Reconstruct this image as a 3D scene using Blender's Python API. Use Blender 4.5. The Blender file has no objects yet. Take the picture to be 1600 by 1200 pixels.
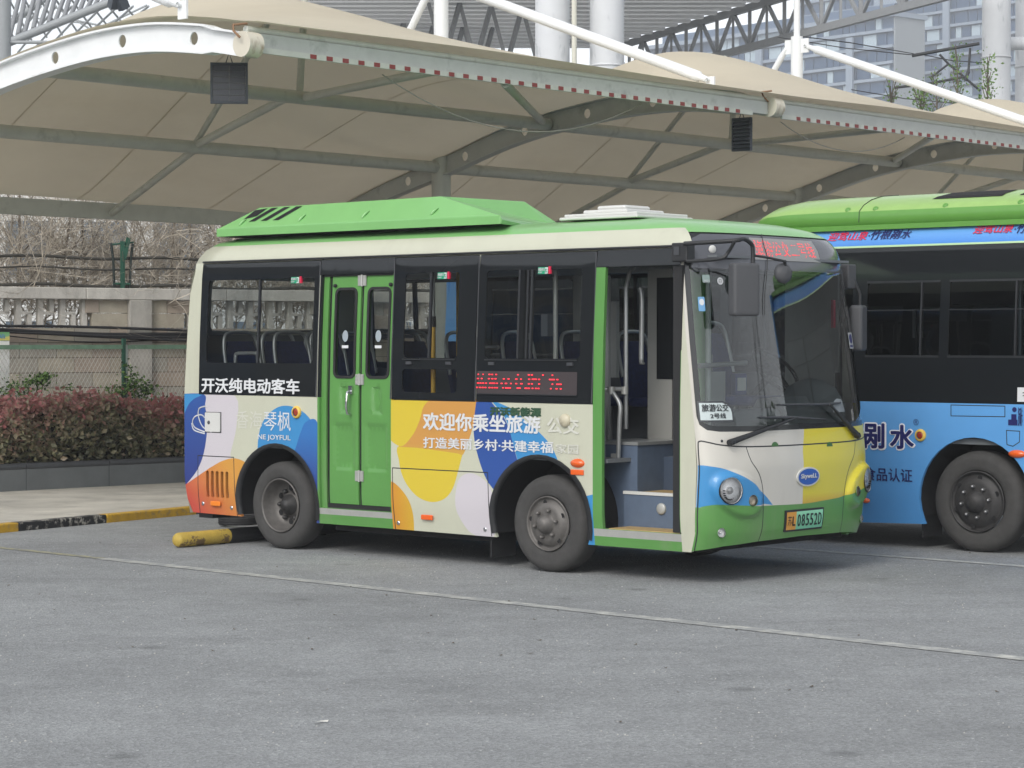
import bpy, bmesh, math, random
import numpy as np
from mathutils import Vector, Matrix
from mathutils.geometry import delaunay_2d_cdt

C = bpy.context.scene.collection
PI = math.pi
rnd = random.Random(7)

# ------------------------------------------------------------------ camera
FPX = 3600.0
CAMH = 1.85
PITCH = math.atan(65.0 / FPX)
cam = bpy.data.cameras.new('camera')
camo = bpy.data.objects.new('camera', cam)
C.objects.link(camo)
camo.location = (0, 0, CAMH)
camo.rotation_euler = (PI / 2 - PITCH, 0, 0)
cam.sensor_width = 36
cam.lens = 36 * FPX / 1600
cam.clip_end = 3000
bpy.context.scene.camera = camo

# ------------------------------------------------------------------ sky and sun (overcast)
SUN_EL = math.radians(40)
SUN_AZ = math.radians(-155)      # compass direction the light comes from, from +Y towards +X
world = bpy.data.worlds.new('World')
bpy.context.scene.world = world
world.use_nodes = True
wn = world.node_tree.nodes
wl = world.node_tree.links
sky = wn.new('ShaderNodeTexSky')
sky.sky_type = 'NISHITA'
sky.sun_disc = False
sky.sun_elevation = SUN_EL
sky.sun_rotation = SUN_AZ
sky.air_density = 1.0
sky.dust_density = 1.2
sky.ozone_density = 1.0
hs = wn.new('ShaderNodeHueSaturation')
hs.inputs['Saturation'].default_value = 0.22
hs.inputs['Value'].default_value = 1.0
wl.new(sky.outputs[0], hs.inputs['Color'])
wl.new(hs.outputs[0], wn['Background'].inputs['Color'])
wn['Background'].inputs['Strength'].default_value = 0.14
sl = bpy.data.lights.new('sun', 'SUN')
sl.energy = 1.0
sl.angle = math.radians(25)
sl.color = (1.0, 0.96, 0.9)
so = bpy.data.objects.new('sun', sl)
C.objects.link(so)
sdir = Vector((math.sin(SUN_AZ) * math.cos(SUN_EL), math.cos(SUN_AZ) * math.cos(SUN_EL), math.sin(SUN_EL)))
so.rotation_euler = (-sdir).to_track_quat('-Z', 'Y').to_euler()
vs_ = bpy.context.scene.view_settings
vs_.view_transform = 'Standard'
vs_.look = 'None'
vs_.exposure = 0.8
vs_.gamma = 1.0
bpy.context.scene.cycles.max_bounces = 10
bpy.context.scene.cycles.transparent_max_bounces = 16
bpy.context.scene.cycles.caustics_reflective = False
bpy.context.scene.cycles.caustics_refractive = False

# ------------------------------------------------------------------ the layout frame (bus direction F, across R)
F = Vector((4070, -3600, 0)).normalized()
R = Vector((-F.y, F.x, 0))
BO = Vector((-2.1059, 20.5626, 0))
ROT = math.atan2(F.y, F.x)
CO = Vector((0, 0, CAMH))


def ray(px, py):
    x = (px - 800) / FPX
    y = -(py - 600) / FPX
    return Vector((x, math.cos(PITCH) + y * math.sin(PITCH), -math.sin(PITCH) + y * math.cos(PITCH)))


def ground(px, py, z=0.0):
    d = ray(px, py)
    return CO + d * ((z - CAMH) / d.z)


def at(px, py, Y):
    d = ray(px, py)
    return CO + d * (Y / d.y)


# ------------------------------------------------------------------ materials
def c(r, g, b):
    return tuple(((v / 255) / 12.92 if v / 255 <= 0.04045 else ((v / 255 + 0.055) / 1.055) ** 2.4) for v in (r, g, b))


MATS = {}


def pnt(r, g, b, k=0.76):
    return tuple(v * k for v in c(r, g, b))



def mat(name, col, rough=0.5, metal=0.0, var=0.0, vscale=8.0, bump=0.0, bscale=60.0, coat=0.0, trans=0.0, emit=0.0, spec=0.5, stain=None, grad=None):
    if name in MATS:
        return MATS[name]
    m = bpy.data.materials.new(name)
    m.use_nodes = True
    nt = m.node_tree
    N, L = nt.nodes, nt.links
    p = N['Principled BSDF']
    p.inputs['Base Color'].default_value = (*col, 1)
    p.inputs['Roughness'].default_value = rough
    p.inputs['Metallic'].default_value = metal
    p.inputs['Specular IOR Level'].default_value = spec
    if coat:
        p.inputs['Coat Weight'].default_value = coat
        p.inputs['Coat Roughness'].default_value = 0.08
    if emit:
        p.inputs['Emission Color'].default_value = (*col, 1)
        p.inputs['Emission Strength'].default_value = emit
    tc = N.new('ShaderNodeTexCoord')
    src = None
    if grad:
        (gx, gy, gz), lo, hi, col2 = grad
        dt = N.new('ShaderNodeVectorMath'); dt.operation = 'DOT_PRODUCT'
        dt.inputs[1].default_value = (gx, gy, gz)
        L.new(tc.outputs['Object'], dt.inputs[0])
        mr = N.new('ShaderNodeMapRange')
        mr.inputs[1].default_value = lo; mr.inputs[2].default_value = hi
        L.new(dt.outputs['Value'], mr.inputs[0])
        mx = N.new('ShaderNodeMix'); mx.data_type = 'RGBA'
        mx.inputs[6].default_value = (*col, 1); mx.inputs[7].default_value = (*col2, 1)
        L.new(mr.outputs[0], mx.inputs[0])
        src = mx.outputs[2]
    if var or stain:
        nz = N.new('ShaderNodeTexNoise')
        nz.inputs['Scale'].default_value = vscale
        nz.inputs['Detail'].default_value = 6
        nz.inputs['Roughness'].default_value = 0.65
        L.new(tc.outputs['Object'], nz.inputs['Vector'])
        mr = N.new('ShaderNodeMapRange')
        mr.inputs[1].default_value = 0.3; mr.inputs[2].default_value = 0.7
        mr.inputs[3].default_value = 1 - var; mr.inputs[4].default_value = 1 + var
        L.new(nz.outputs['Fac'], mr.inputs[0])
        mu = N.new('ShaderNodeMix'); mu.data_type = 'RGBA'; mu.blend_type = 'MULTIPLY'
        mu.inputs[0].default_value = 1.0
        if src: L.new(src, mu.inputs[6])
        else: mu.inputs[6].default_value = (*col, 1)
        L.new(mr.outputs[0], mu.inputs[7])
        src = mu.outputs[2]
    if stain:
        scol, sscale, lo, hi, samt, stretch = stain
        mp = N.new('ShaderNodeMapping'); mp.inputs['Scale'].default_value = stretch
        L.new(tc.outputs['Object'], mp.inputs['Vector'])
        n2 = N.new('ShaderNodeTexNoise'); n2.inputs['Scale'].default_value = sscale
        n2.inputs['Detail'].default_value = 8; n2.inputs['Roughness'].default_value = 0.7
        L.new(mp.outputs[0], n2.inputs['Vector'])
        r2 = N.new('ShaderNodeMapRange'); r2.inputs[1].default_value = lo; r2.inputs[2].default_value = hi
        r2.inputs[4].default_value = samt
        L.new(n2.outputs['Fac'], r2.inputs[0])
        m2 = N.new('ShaderNodeMix'); m2.data_type = 'RGBA'
        L.new(r2.outputs[0], m2.inputs[0]); L.new(src, m2.inputs[6]); m2.inputs[7].default_value = (*scol, 1)
        src = m2.outputs[2]
    if src: L.new(src, p.inputs['Base Color'])
    if bump:
        nb = N.new('ShaderNodeTexNoise'); nb.inputs['Scale'].default_value = bscale; nb.inputs['Detail'].default_value = 4
        L.new(tc.outputs['Object'], nb.inputs['Vector'])
        bp = N.new('ShaderNodeBump'); bp.inputs['Strength'].default_value = bump; bp.inputs['Distance'].default_value = 0.02
        L.new(nb.outputs['Fac'], bp.inputs['Height']); L.new(bp.outputs[0], p.inputs['Normal'])
    if trans:
        tr = N.new('ShaderNodeBsdfTranslucent')
        if src: L.new(src, tr.inputs['Color'])
        else: tr.inputs['Color'].default_value = (*col, 1)
        ms = N.new('ShaderNodeMixShader'); ms.inputs[0].default_value = trans
        L.new(p.outputs[0], ms.inputs[1]); L.new(tr.outputs[0], ms.inputs[2])
        L.new(ms.outputs[0], N['Material Output'].inputs['Surface'])
    MATS[name] = m
    return m


def glass(name, tint, refl=1.0, rough=0.0, wav=0.0):
    m = bpy.data.materials.new(name); m.use_nodes = True
    N, L = m.node_tree.nodes, m.node_tree.links
    N.remove(N['Principled BSDF'])
    t = N.new('ShaderNodeBsdfTransparent'); t.inputs[0].default_value = (*tint, 1)
    g = N.new('ShaderNodeBsdfGlossy'); g.inputs['Roughness'].default_value = rough
    fr = N.new('ShaderNodeFresnel'); fr.inputs[0].default_value = 1.55
    ml = N.new('ShaderNodeMath'); ml.operation = 'MULTIPLY'; ml.inputs[1].default_value = refl; ml.use_clamp = True
    L.new(fr.outputs[0], ml.inputs[0])
    if wav:
        tc = N.new('ShaderNodeTexCoord'); nb = N.new('ShaderNodeTexNoise'); nb.inputs['Scale'].default_value = 2.2
        L.new(tc.outputs['Object'], nb.inputs['Vector'])
        bp = N.new('ShaderNodeBump'); bp.inputs['Strength'].default_value = wav; bp.inputs['Distance'].default_value = 0.03
        L.new(nb.outputs['Fac'], bp.inputs['Height']); L.new(bp.outputs[0], g.inputs['Normal'])
    ms = N.new('ShaderNodeMixShader')
    L.new(ml.outputs[0], ms.inputs[0]); L.new(t.outputs[0], ms.inputs[1]); L.new(g.outputs[0], ms.inputs[2])
    L.new(ms.outputs[0], N['Material Output'].inputs['Surface'])
    return m


GREEN = mat('green_paint', pnt(100, 160, 82), 0.32, coat=0.4, var=0.04, vscale=3, stain=(pnt(168, 162, 148), 2.6, .52, .8, .30, (1, 1, .22)))
GREEN_LT = mat('roof_green', c(122, 178, 108), 0.38, coat=0.3, var=0.05, vscale=2)
CREAM = mat('cream_paint', pnt(214, 215, 194), 0.35, coat=0.3, var=0.03, vscale=2, stain=(pnt(168, 162, 148), 2.6, .52, .8, .30, (1, 1, .22)))
WHITE = mat('white_vinyl', pnt(224, 220, 210), 0.38, coat=0.3, var=0.03, vscale=3, stain=(pnt(168, 162, 148), 2.6, .52, .8, .30, (1, 1, .22)))
LILAC = mat('pale_lilac_vinyl', pnt(222, 216, 222), 0.38, coat=0.3)
YELLOW = mat('yellow_vinyl', pnt(232, 206, 64), 0.38, coat=0.3)
FYELLOW = mat('lemon_vinyl', pnt(238, 222, 60), 0.36, coat=0.3, grad=((0, 0, 1), 0.66, 0.58, pnt(222, 180, 70)))
ORANGE = mat('tan_orange_vinyl', pnt(222, 162, 82), 0.38, coat=0.3, grad=((0, 0, 1), 1.0, 0.8, pnt(226, 196, 66)))
ORANGE2 = mat('amber_vinyl', pnt(226, 150, 50), 0.38, coat=0.3, grad=((1, 0, 0), 1.42, 1.9, pnt(230, 205, 60)))
REDOR = mat('red_orange_vinyl', pnt(214, 88, 72), 0.38, coat=0.3, grad=((0.7, 0, 0.7), -0.55, 0.05, pnt(230, 166, 74)))
NAVY = mat('navy_vinyl', pnt(46, 62, 140), 0.38, coat=0.3, grad=((0, 0, 1), 0.55, 1.3, pnt(52, 92, 170)))
NAVY2 = mat('royal_vinyl', pnt(48, 88, 168), 0.38, coat=0.3)
NAVY3 = mat('indigo_vinyl', pnt(50, 72, 150), 0.38, coat=0.3, grad=((0, 0, 1), 0.6, 1.05, pnt(58, 126, 200)))
SKYB = mat('sky_blue_vinyl', pnt(66, 152, 214), 0.38, coat=0.3, var=0.03, vscale=3)
BLACKG = mat('black_glass_paint', (0.011, 0.013, 0.015), 0.06, spec=0.4)
BLACKP = mat('black_plastic', (0.018, 0.019, 0.021), 0.5, bump=0.1, bscale=300)
DARKG = mat('dark_grey_plastic', c(62, 64, 68), 0.55)
RUBBER = mat('tyre_rubber', c(62, 61, 60), 0.85, var=0.18, vscale=9, bump=0.15, bscale=80)
RUBBERD = mat('black_rubber', (0.012, 0.012, 0.013), 0.7)
UNDER = mat('underbody_black', (0.008, 0.008, 0.009), 0.9)
RIM = mat('dusty_rim_steel', c(100, 97, 94), 0.55, metal=0.35, var=0.2, vscale=14)
RIMD = mat('dark_hub_steel', c(58, 57, 57), 0.6, metal=0.4, var=0.2, vscale=20)
CHROME = mat('chrome', c(215, 215, 218), 0.12, metal=1.0)
STEEL = mat('brushed_steel', c(176, 176, 172), 0.4, metal=0.3, var=0.08)
GREYP = mat('grey_handrail', c(170, 172, 172), 0.35, metal=0.5)
YELP = mat('yellow_handrail', c(214, 168, 60), 0.4)
SEAT = mat('navy_seat_fabric', c(30, 42, 92), 0.75, var=0.35, vscale=30)
INTW = mat('light_interior_plastic', c(176, 178, 176), 0.55, var=0.05)
INTD = mat('dark_interior_lining', c(104, 108, 112), 0.7)
INTB = mat('blue_grey_step_lining', c(84, 98, 118), 0.7, var=0.08, vscale=12)
FLOORI = mat('tan_floor', c(176, 148, 100), 0.6, var=0.15, vscale=20)
LAMPO = mat('orange_lens', c(224, 92, 20), 0.2, coat=0.6)
LAMPY = mat('yellow_rubber_ring', c(220, 182, 80), 0.5)
LAMPR = mat('dark_red_lens', c(150, 52, 36), 0.25, coat=0.5)
WPLAST = mat('white_plastic', pnt(228, 228, 224), 0.4, var=0.03)
TXTW = mat('white_lettering', pnt(236, 238, 240), 0.45)
TXTP = mat('faint_lettering', pnt(228, 228, 216), 0.45)
TXTK = mat('black_lettering', c(24, 26, 34), 0.45)
TXTN = mat('navy_lettering', c(28, 30, 92), 0.45)
TXTR = mat('red_lettering', c(214, 44, 78), 0.45)
TXTG = mat('dark_green_lettering', c(38, 72, 52), 0.45)
LEDR = mat('red_led', (1.0, 0.03, 0.05), 0.5, emit=.7)
LEDB = mat('led_backing', c(58, 50, 52), 0.6)
LEDF = mat('led_smoked_panel', c(140, 140, 140), 0.3)
MIRROR = mat('mirror_glass', c(190, 195, 200), 0.02, metal=1.0)
GLASS = glass('window_glass', (0.80, 0.83, 0.83), 1.3, wav=0.05)
GLASSD = glass('door_glass', (0.55, 0.6, 0.6), 1.2)
GLASSW = glass('windscreen_glass', (0.70, 0.76, 0.75), 2.0)
GLASSH = glass('headlamp_glass', (0.95, 0.95, 0.95), 1.0)
EXITG = mat('exit_green', c(24, 150, 110), 0.4)


# ------------------------------------------------------------------ builders
def tag(o, label=None, cat=None, group=None, kind=None):
    if label: o['label'] = label
    if cat: o['category'] = cat
    if group: o['group'] = group
    if kind: o['kind'] = kind
    return o


def empty(name, loc, rz=0.0, label=None, cat=None, group=None):
    o = bpy.data.objects.new(name, None)
    C.objects.link(o)
    o.location = loc
    o.rotation_euler = (0, 0, rz)
    o.empty_display_size = 0.1
    return tag(o, label, cat, group)


class MB:
    """collects shapes, then links them as one mesh object"""

    def __init__(self):
        self.v = []; self.f = []; self.m = []; self.s = []

    def add(self, vs, fs, mi=0, smooth=False):
        b = len(self.v)
        self.v += [tuple(p) for p in vs]
        for f in fs:
            self.f.append(tuple(i + b for i in f)); self.m.append(mi); self.s.append(smooth)
        return self

    def box(self, p0, p1, mi=0, M=None):
        x0, y0, z0 = p0; x1, y1, z1 = p1
        vs = [Vector(p) for p in ((x0, y0, z0), (x1, y0, z0), (x1, y1, z0), (x0, y1, z0), (x0, y0, z1), (x1, y0, z1), (x1, y1, z1), (x0, y1, z1))]
        if M: vs = [M @ p for p in vs]
        return self.add(vs, [(3, 2, 1, 0), (4, 5, 6, 7), (0, 1, 5, 4), (1, 2, 6, 5), (2, 3, 7, 6), (3, 0, 4, 7)], mi)

    def bar(self, a, b, w, h, mi=0, up=(0, 0, 1)):
        a = Vector(a); b = Vector(b); d = (b - a).normalized(); up = Vector(up)
        x = d.cross(up)
        if x.length < 1e-4: x = d.cross(Vector((1, 0, 0)))
        x.normalize(); y = x.cross(d)
        vs = [p + x * sx * w / 2 + y * sy * h / 2 for p in (a, b) for sx, sy in ((-1, -1), (1, -1), (1, 1), (-1, 1))]
        return self.add(vs, [(0, 1, 2, 3), (7, 6, 5, 4), (1, 0, 4, 5), (2, 1, 5, 6), (3, 2, 6, 7), (0, 3, 7, 4)], mi)

    def tube(self, pts, r, n=8, mi=0, cap=True, rs=None, smooth=True):
        pts = [Vector(p) for p in pts]
        rings = []
        prev = None
        for i, p in enumerate(pts):
            d = (pts[min(i + 1, len(pts) - 1)] - pts[max(i - 1, 0)]).normalized()
            if prev is None:
                x = d.cross(Vector((0, 0, 1)))
                if x.length < 0.05: x = d.cross(Vector((1, 0, 0)))
            else:
                x = prev - d * prev.dot(d)
            x.normalize(); prev = x
            y = d.cross(x)
            rr = rs[i] if rs else r
            rings.append([p + (x * math.cos(2 * PI * k / n) + y * math.sin(2 * PI * k / n)) * rr for k in range(n)])
        vs = [q for ring in rings for q in ring]
        fs = [(i * n + k, i * n + (k + 1) % n, (i + 1) * n + (k + 1) % n, (i + 1) * n + k) for i in range(len(pts) - 1) for k in range(n)]
        self.add(vs, fs, mi, smooth)
        if cap:
            self.add(rings[0], [tuple(range(n))], mi)
            self.add(rings[-1], [tuple(reversed(range(n)))], mi)
        return self

    def lathe(self, prof, o, axis, n=32, mi=0, smooth=True):
        """prof: (radius, distance along axis)"""
        o = Vector(o); a = Vector(axis).normalized()
        x = a.cross(Vector((0, 0, 1)))
        if x.length < 0.05: x = a.cross(Vector((1, 0, 0)))
        x.normalize(); y = a.cross(x)
        vs = [o + a * h + (x * math.cos(2 * PI * k / n) + y * math.sin(2 * PI * k / n)) * r for r, h in prof for k in range(n)]
        fs = [(i * n + k, i * n + (k + 1) % n, (i + 1) * n + (k + 1) % n, (i + 1) * n + k) for i in range(len(prof) - 1) for k in range(n)]
        return self.add(vs, fs, mi, smooth)

    def disc(self, o, axis, r, n=24, mi=0, sx=1.0):
        o = Vector(o); a = Vector(axis).normalized()
        x = a.cross(Vector((0, 0, 1)))
        if x.length < 0.05: x = a.cross(Vector((1, 0, 0)))
        x.normalize(); y = x.cross(a)
        return self.add([o + x * math.cos(2 * PI * k / n) * r * sx + y * math.sin(2 * PI * k / n) * r for k in range(n)], [tuple(range(n))], mi)

    def build(self, name, mats, parent=None, loc=None, rz=None, bevel=0.0):
        me = bpy.data.meshes.new(name)
        me.from_pydata(self.v, [], self.f)
        if not isinstance(mats, (list, tuple)): mats = [mats]
        for m_ in mats: me.materials.append(m_)
        me.polygons.foreach_set('material_index', self.m)
        me.polygons.foreach_set('use_smooth', self.s)
        me.update()
        o = bpy.data.objects.new(name, me)
        C.objects.link(o)
        if parent: o.parent = parent
        if loc is not None: o.location = loc
        if rz is not None: o.rotation_euler = (0, 0, rz)
        if bevel:
            b = o.modifiers.new('bevel', 'BEVEL'); b.width = bevel; b.segments = 2; b.limit_method = 'ANGLE'
        return o


def place(mesh, name, parent, loc=(0, 0, 0), rot=(0, 0, 0), scale=None):
    o = bpy.data.objects.new(name, mesh)
    C.objects.link(o)
    o.parent = parent; o.location = loc; o.rotation_euler = rot
    if scale: o.scale = scale
    return o


def copy_tree(o, parent=None):
    q = o.copy(); C.objects.link(q)
    if parent: q.parent = parent
    for ch in [x for x in bpy.data.objects if x.parent == o]:
        copy_tree(ch, q)
    return q


def sm(pts, n=6, closed=True):
    """Catmull-Rom through points"""
    out = []; N_ = len(pts)
    for i in range(N_ if closed else N_ - 1):
        g = lambda k: pts[k % N_] if closed else pts[max(0, min(N_ - 1, k))]
        a, b, d, e = g(i - 1), g(i), g(i + 1), g(i + 2)
        for k in range(n):
            t = k / n
            out.append(tuple(0.5 * (2 * b[j] + (d[j] - a[j]) * t + (2 * a[j] - 5 * b[j] + 4 * d[j] - e[j]) * t * t + (3 * b[j] - a[j] - 3 * d[j] + e[j]) * t ** 3) for j in range(len(b))))
    if not closed: out.append(tuple(pts[-1]))
    return out


def rrect(x0, y0, x1, y1, r, n=4):
    out = []
    for cx, cy, a0 in ((x1 - r, y1 - r, 0), (x0 + r, y1 - r, 90), (x0 + r, y0 + r, 180), (x1 - r, y0 + r, 270)):
        for k in range(n + 1):
            a = math.radians(a0 + 90 * k / n)
            out.append((cx + r * math.cos(a), cy + r * math.sin(a)))
    return out


def ell(cx, cy, a, b, rot=0.0, n=28):
    cr, sr = math.cos(rot), math.sin(rot)
    return [(cx + a * math.cos(t) * cr - b * math.sin(t) * sr, cy + a * math.cos(t) * sr + b * math.sin(t) * cr) for t in (2 * PI * k / n for k in range(n))]


def strip(pts, w, closed=False):
    """thin polygons following a polyline"""
    out = []
    P = [Vector(p) for p in pts]
    n = len(P)
    for i in range(n if closed else n - 1):
        a, b = P[i], P[(i + 1) % n]
        d = (b - a)
        if d.length < 1e-6: continue
        d.normalize(); x = Vector((-d.y, d.x)) * w / 2
        a2, b2 = a - d * w * 0.3, b + d * w * 0.3
        out.append([tuple(a2 + x), tuple(b2 + x), tuple(b2 - x), tuple(a2 - x)])
    return out


def pip(px, py, poly):
    inside = np.zeros(len(px), bool)
    j = len(poly) - 1
    for i in range(len(poly)):
        xi, yi = poly[i]; xj, yj = poly[j]
        if yi != yj:
            cnd = ((yi > py) != (yj > py)) & (px < (xj - xi) * (py - yi) / (yj - yi) + xi)
            inside ^= cnd
        j = i
    return inside


def plate(name, mapper, outline, regions, mats, parent, holes=(), grid=0.06, gx=None, thick=0.0, edge=None, smooth=True, extra=()):
    """a curved sheet: planar map of regions cut by outline and holes, every vertex carried onto the surface by mapper(x, y)"""
    verts = []; edges = []
    edge = edge or grid

    def addpoly(poly, lim):
        poly = [p for i, p in enumerate(poly) if math.dist(p, poly[i - 1]) > 1e-5]
        b = len(verts); idx = []
        for i, p in enumerate(poly):
            q = poly[(i + 1) % len(poly)]
            k = max(1, int(math.ceil(math.dist(p, q) / lim)))
            for t in range(k):
                idx.append(len(verts)); verts.append((p[0] + (q[0] - p[0]) * t / k, p[1] + (q[1] - p[1]) * t / k))
        for i in range(len(idx)): edges.append((idx[i], idx[(i + 1) % len(idx)]))
    addpoly(outline, edge)
    for h in holes: addpoly(h, edge)
    for r, _ in regions: addpoly(r, edge)
    xs = [p[0] for p in outline]; ys = [p[1] for p in outline]
    gx = gx or grid
    nx = int((max(xs) - min(xs)) / gx) + 1; ny = int((max(ys) - min(ys)) / grid) + 1
    for i in range(nx):
        for j in range(ny):
            verts.append((min(xs) + (i + 0.5) * gx, min(ys) + (j + 0.5) * grid))
    verts += list(extra)
    V, E_, Fc, _, _, _ = delaunay_2d_cdt([Vector(v) for v in verts], edges, [], 0, 1e-5)
    Fc = np.array([f[:3] for f in Fc]); Va = np.array([tuple(v) for v in V])
    cen = Va[Fc].mean(axis=1); cx, cy = cen[:, 0], cen[:, 1]
    a_ = Va[Fc]
    area = np.abs((a_[:, 1, 0] - a_[:, 0, 0]) * (a_[:, 2, 1] - a_[:, 0, 1]) - (a_[:, 2, 0] - a_[:, 0, 0]) * (a_[:, 1, 1] - a_[:, 0, 1]))
    keep = pip(cx, cy, outline) & (area > 1e-10)
    for h in holes: keep &= ~pip(cx, cy, h)
    mi = np.zeros(len(Fc), int)
    for r, k in regions: mi[pip(cx, cy, r)] = k
    Fc = Fc[keep]; mi = mi[keep]
    used = np.unique(Fc); re = {int(u): i for i, u in enumerate(used)}
    me = bpy.data.meshes.new(name)
    me.from_pydata([tuple(mapper(Va[u][0], Va[u][1])) for u in used], [], [tuple(re[int(k)] for k in f) for f in Fc])
    for m_ in mats: me.materials.append(m_)
    me.polygons.foreach_set('material_index', mi.tolist())
    me.polygons.foreach_set('use_smooth', [smooth] * len(Fc))
    me.update()
    o = bpy.data.objects.new(name, me); C.objects.link(o); o.parent = parent
    if thick:
        s = o.modifiers.new('solid', 'SOLIDIFY'); s.thickness = thick; s.offset = -1
        es = o.modifiers.new('split', 'EDGE_SPLIT'); es.split_angle = math.radians(38)
    return o


def text_mesh(s, bold=0.0):
    cu = bpy.data.curves.new('text', 'FONT')
    cu.body = s; cu.size = 1.0; cu.offset = bold; cu.resolution_u = 3
    o = bpy.data.objects.new('text', cu); C.objects.link(o)
    bpy.context.view_layer.update()
    dg = bpy.context.evaluated_depsgraph_get()
    me = bpy.data.meshes.new_from_object(o.evaluated_get(dg))
    bpy.data.objects.remove(o); bpy.data.curves.remove(cu)
    return me


def lettering(s, mapper, x0, y0, x1, y1, m, parent, bold=0.015, shear=0.0, name='lettering', per=False, clip=None, flip=False):
    """s fitted in the rectangle (x0,y0)-(x1,y1) of a surface; y0 bottom"""
    me = text_mesh(s, 0.0)
    if bold:
        b0 = [v.co.copy() for v in me.vertices]; fs0 = [tuple(p.vertices) for p in me.polygons]
        V_ = []; F__ = []
        offs = [(0, 0), (1, 0), (-1, 0), (0, 1), (0, -1), (.7, .7), (-.7, .7), (.7, -.7), (-.7, -.7)]
        for k, (ox, oy) in enumerate(offs):
            V_ += [(p.x + ox * bold, p.y + oy * bold * .8, k) for p in b0]
            F__ += [tuple(i + k * len(b0) for i in f) for f in fs0]
        me = bpy.data.meshes.new(name); me.from_pydata(V_, [], F__)
    vs = [v.co.copy() for v in me.vertices]
    if not vs: return None
    pc_ = mapper((x0 + x1) / 2, (y0 + y1) / 2); pa_ = mapper((x0 + x1) / 2 + .01, (y0 + y1) / 2); pb_ = mapper((x0 + x1) / 2, (y0 + y1) / 2 + .01)
    out = (Vector(pa_) - Vector(pc_)).cross(Vector(pb_) - Vector(pc_)).normalized()
    ax, bx = min(v.x for v in vs), max(v.x for v in vs)
    ay, by = min(v.y for v in vs), max(v.y for v in vs)
    for v in me.vertices:
        tx = (v.co.x - ax) / (bx - ax); ty = (v.co.y - ay) / (by - ay)
        x = x0 + (x1 - x0) * tx + shear * ty; y = y0 + (y1 - y0) * ty
        lay = v.co.z * .0003
        v.co = Vector(mapper(x, y)) + out * lay
    if flip: me.flip_normals()
    me.materials.clear(); me.materials.append(m)
    me.name = name
    o = bpy.data.objects.new(name, me); C.objects.link(o); o.parent = parent
    return o


# ================================================================== SETTING: ground
def asphalt_mat():
    m = bpy.data.materials.new('asphalt'); m.use_nodes = True
    N, L = m.node_tree.nodes, m.node_tree.links
    p = N['Principled BSDF']; p.inputs['Roughness'].default_value = 0.85; p.inputs['Specular IOR Level'].default_value = 0.35
    tc = N.new('ShaderNodeTexCoord')

    def noise(s, d=5, r=0.6):
        n = N.new('ShaderNodeTexNoise'); n.inputs['Scale'].default_value = s; n.inputs['Detail'].default_value = d; n.inputs['Roughness'].default_value = r
        L.new(tc.outputs['Object'], n.inputs['Vector']); return n

    def rng(src, a, b, lo, hi):
        r = N.new('ShaderNodeMapRange'); r.inputs[1].default_value = a; r.inputs[2].default_value = b; r.inputs[3].default_value = lo; r.inputs[4].default_value = hi
        L.new(src, r.inputs[0]); return r.outputs[0]

    def mul(a, b):
        x = N.new('ShaderNodeMath'); x.operation = 'MULTIPLY'; L.new(a, x.inputs[0]); L.new(b, x.inputs[1]); return x.outputs[0]
    big = rng(noise(0.35).outputs['Fac'], 0.3, 0.7, 0.86, 1.12)
    mid = rng(noise(2.2, 6, .7).outputs['Fac'], 0.3, 0.7, 0.9, 1.1)
    vo = N.new('ShaderNodeTexVoronoi'); vo.inputs['Scale'].default_value = 62; L.new(tc.outputs['Object'], vo.inputs['Vector'])
    grain = rng(vo.outputs['Color'], 0.0, 1.0, 0.76, 1.25)
    fine = rng(noise(160, 2).outputs['Fac'], 0.35, 0.65, 0.8, 1.2)
    mp = N.new('ShaderNodeMapping'); mp.inputs['Scale'].default_value = (1, 3.2, 1); mp.inputs['Rotation'].default_value = (0, 0, .72)
    L.new(tc.outputs['Object'], mp.inputs['Vector'])
    trk = noise(.55, 7, .72); L.new(mp.outputs[0], trk.inputs['Vector'])
    tracks = rng(trk.outputs['Fac'], .36, .52, .90, 1.02)
    spot = N.new('ShaderNodeTexVoronoi'); spot.inputs['Scale'].default_value = .9; L.new(tc.outputs['Object'], spot.inputs['Vector'])
    spots = rng(spot.outputs['Distance'], .035, .10, .72, 1.0)
    k = mul(mul(mul(big, mid), mul(grain, fine)), mul(tracks, spots))
    vm = N.new('ShaderNodeMix'); vm.data_type = 'RGBA'; vm.blend_type = 'MULTIPLY'; vm.inputs[0].default_value = 1
    vm.inputs[6].default_value = (0.252, 0.260, 0.262, 1); L.new(k, vm.inputs[7])
    # pale stone chips
    v2 = N.new('ShaderNodeTexVoronoi'); v2.inputs['Scale'].default_value = 26; L.new(tc.outputs['Object'], v2.inputs['Vector'])
    ch = mul(rng(v2.outputs['Distance'], 0.22, 0.12, 0.0, 0.85), rng(v2.outputs['Color'], 0.72, 0.78, 0.0, 1.0))
    cm = N.new('ShaderNodeMix'); cm.data_type = 'RGBA'; L.new(ch, cm.inputs[0]); L.new(vm.outputs[2], cm.inputs[6]); cm.inputs[7].default_value = (0.5, 0.51, 0.5, 1)
    L.new(cm.outputs[2], p.inputs['Base Color'])
    bp = N.new('ShaderNodeBump'); bp.inputs['Strength'].default_value = 0.5; bp.inputs['Distance'].default_value = 0.01
    L.new(vo.outputs['Distance'], bp.inputs['Height']); L.new(bp.outputs[0], p.inputs['Normal'])
    return m


ASPH = asphalt_mat()
MB().add([(-170, -60, 0), (230, -60, 0), (230, 540, 0), (-170, 540, 0)], [(0, 1, 2, 3)]).build('asphalt_yard', ASPH)
tag(bpy.data.objects['asphalt_yard'], 'grey asphalt of the bus yard', kind='structure')

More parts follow.
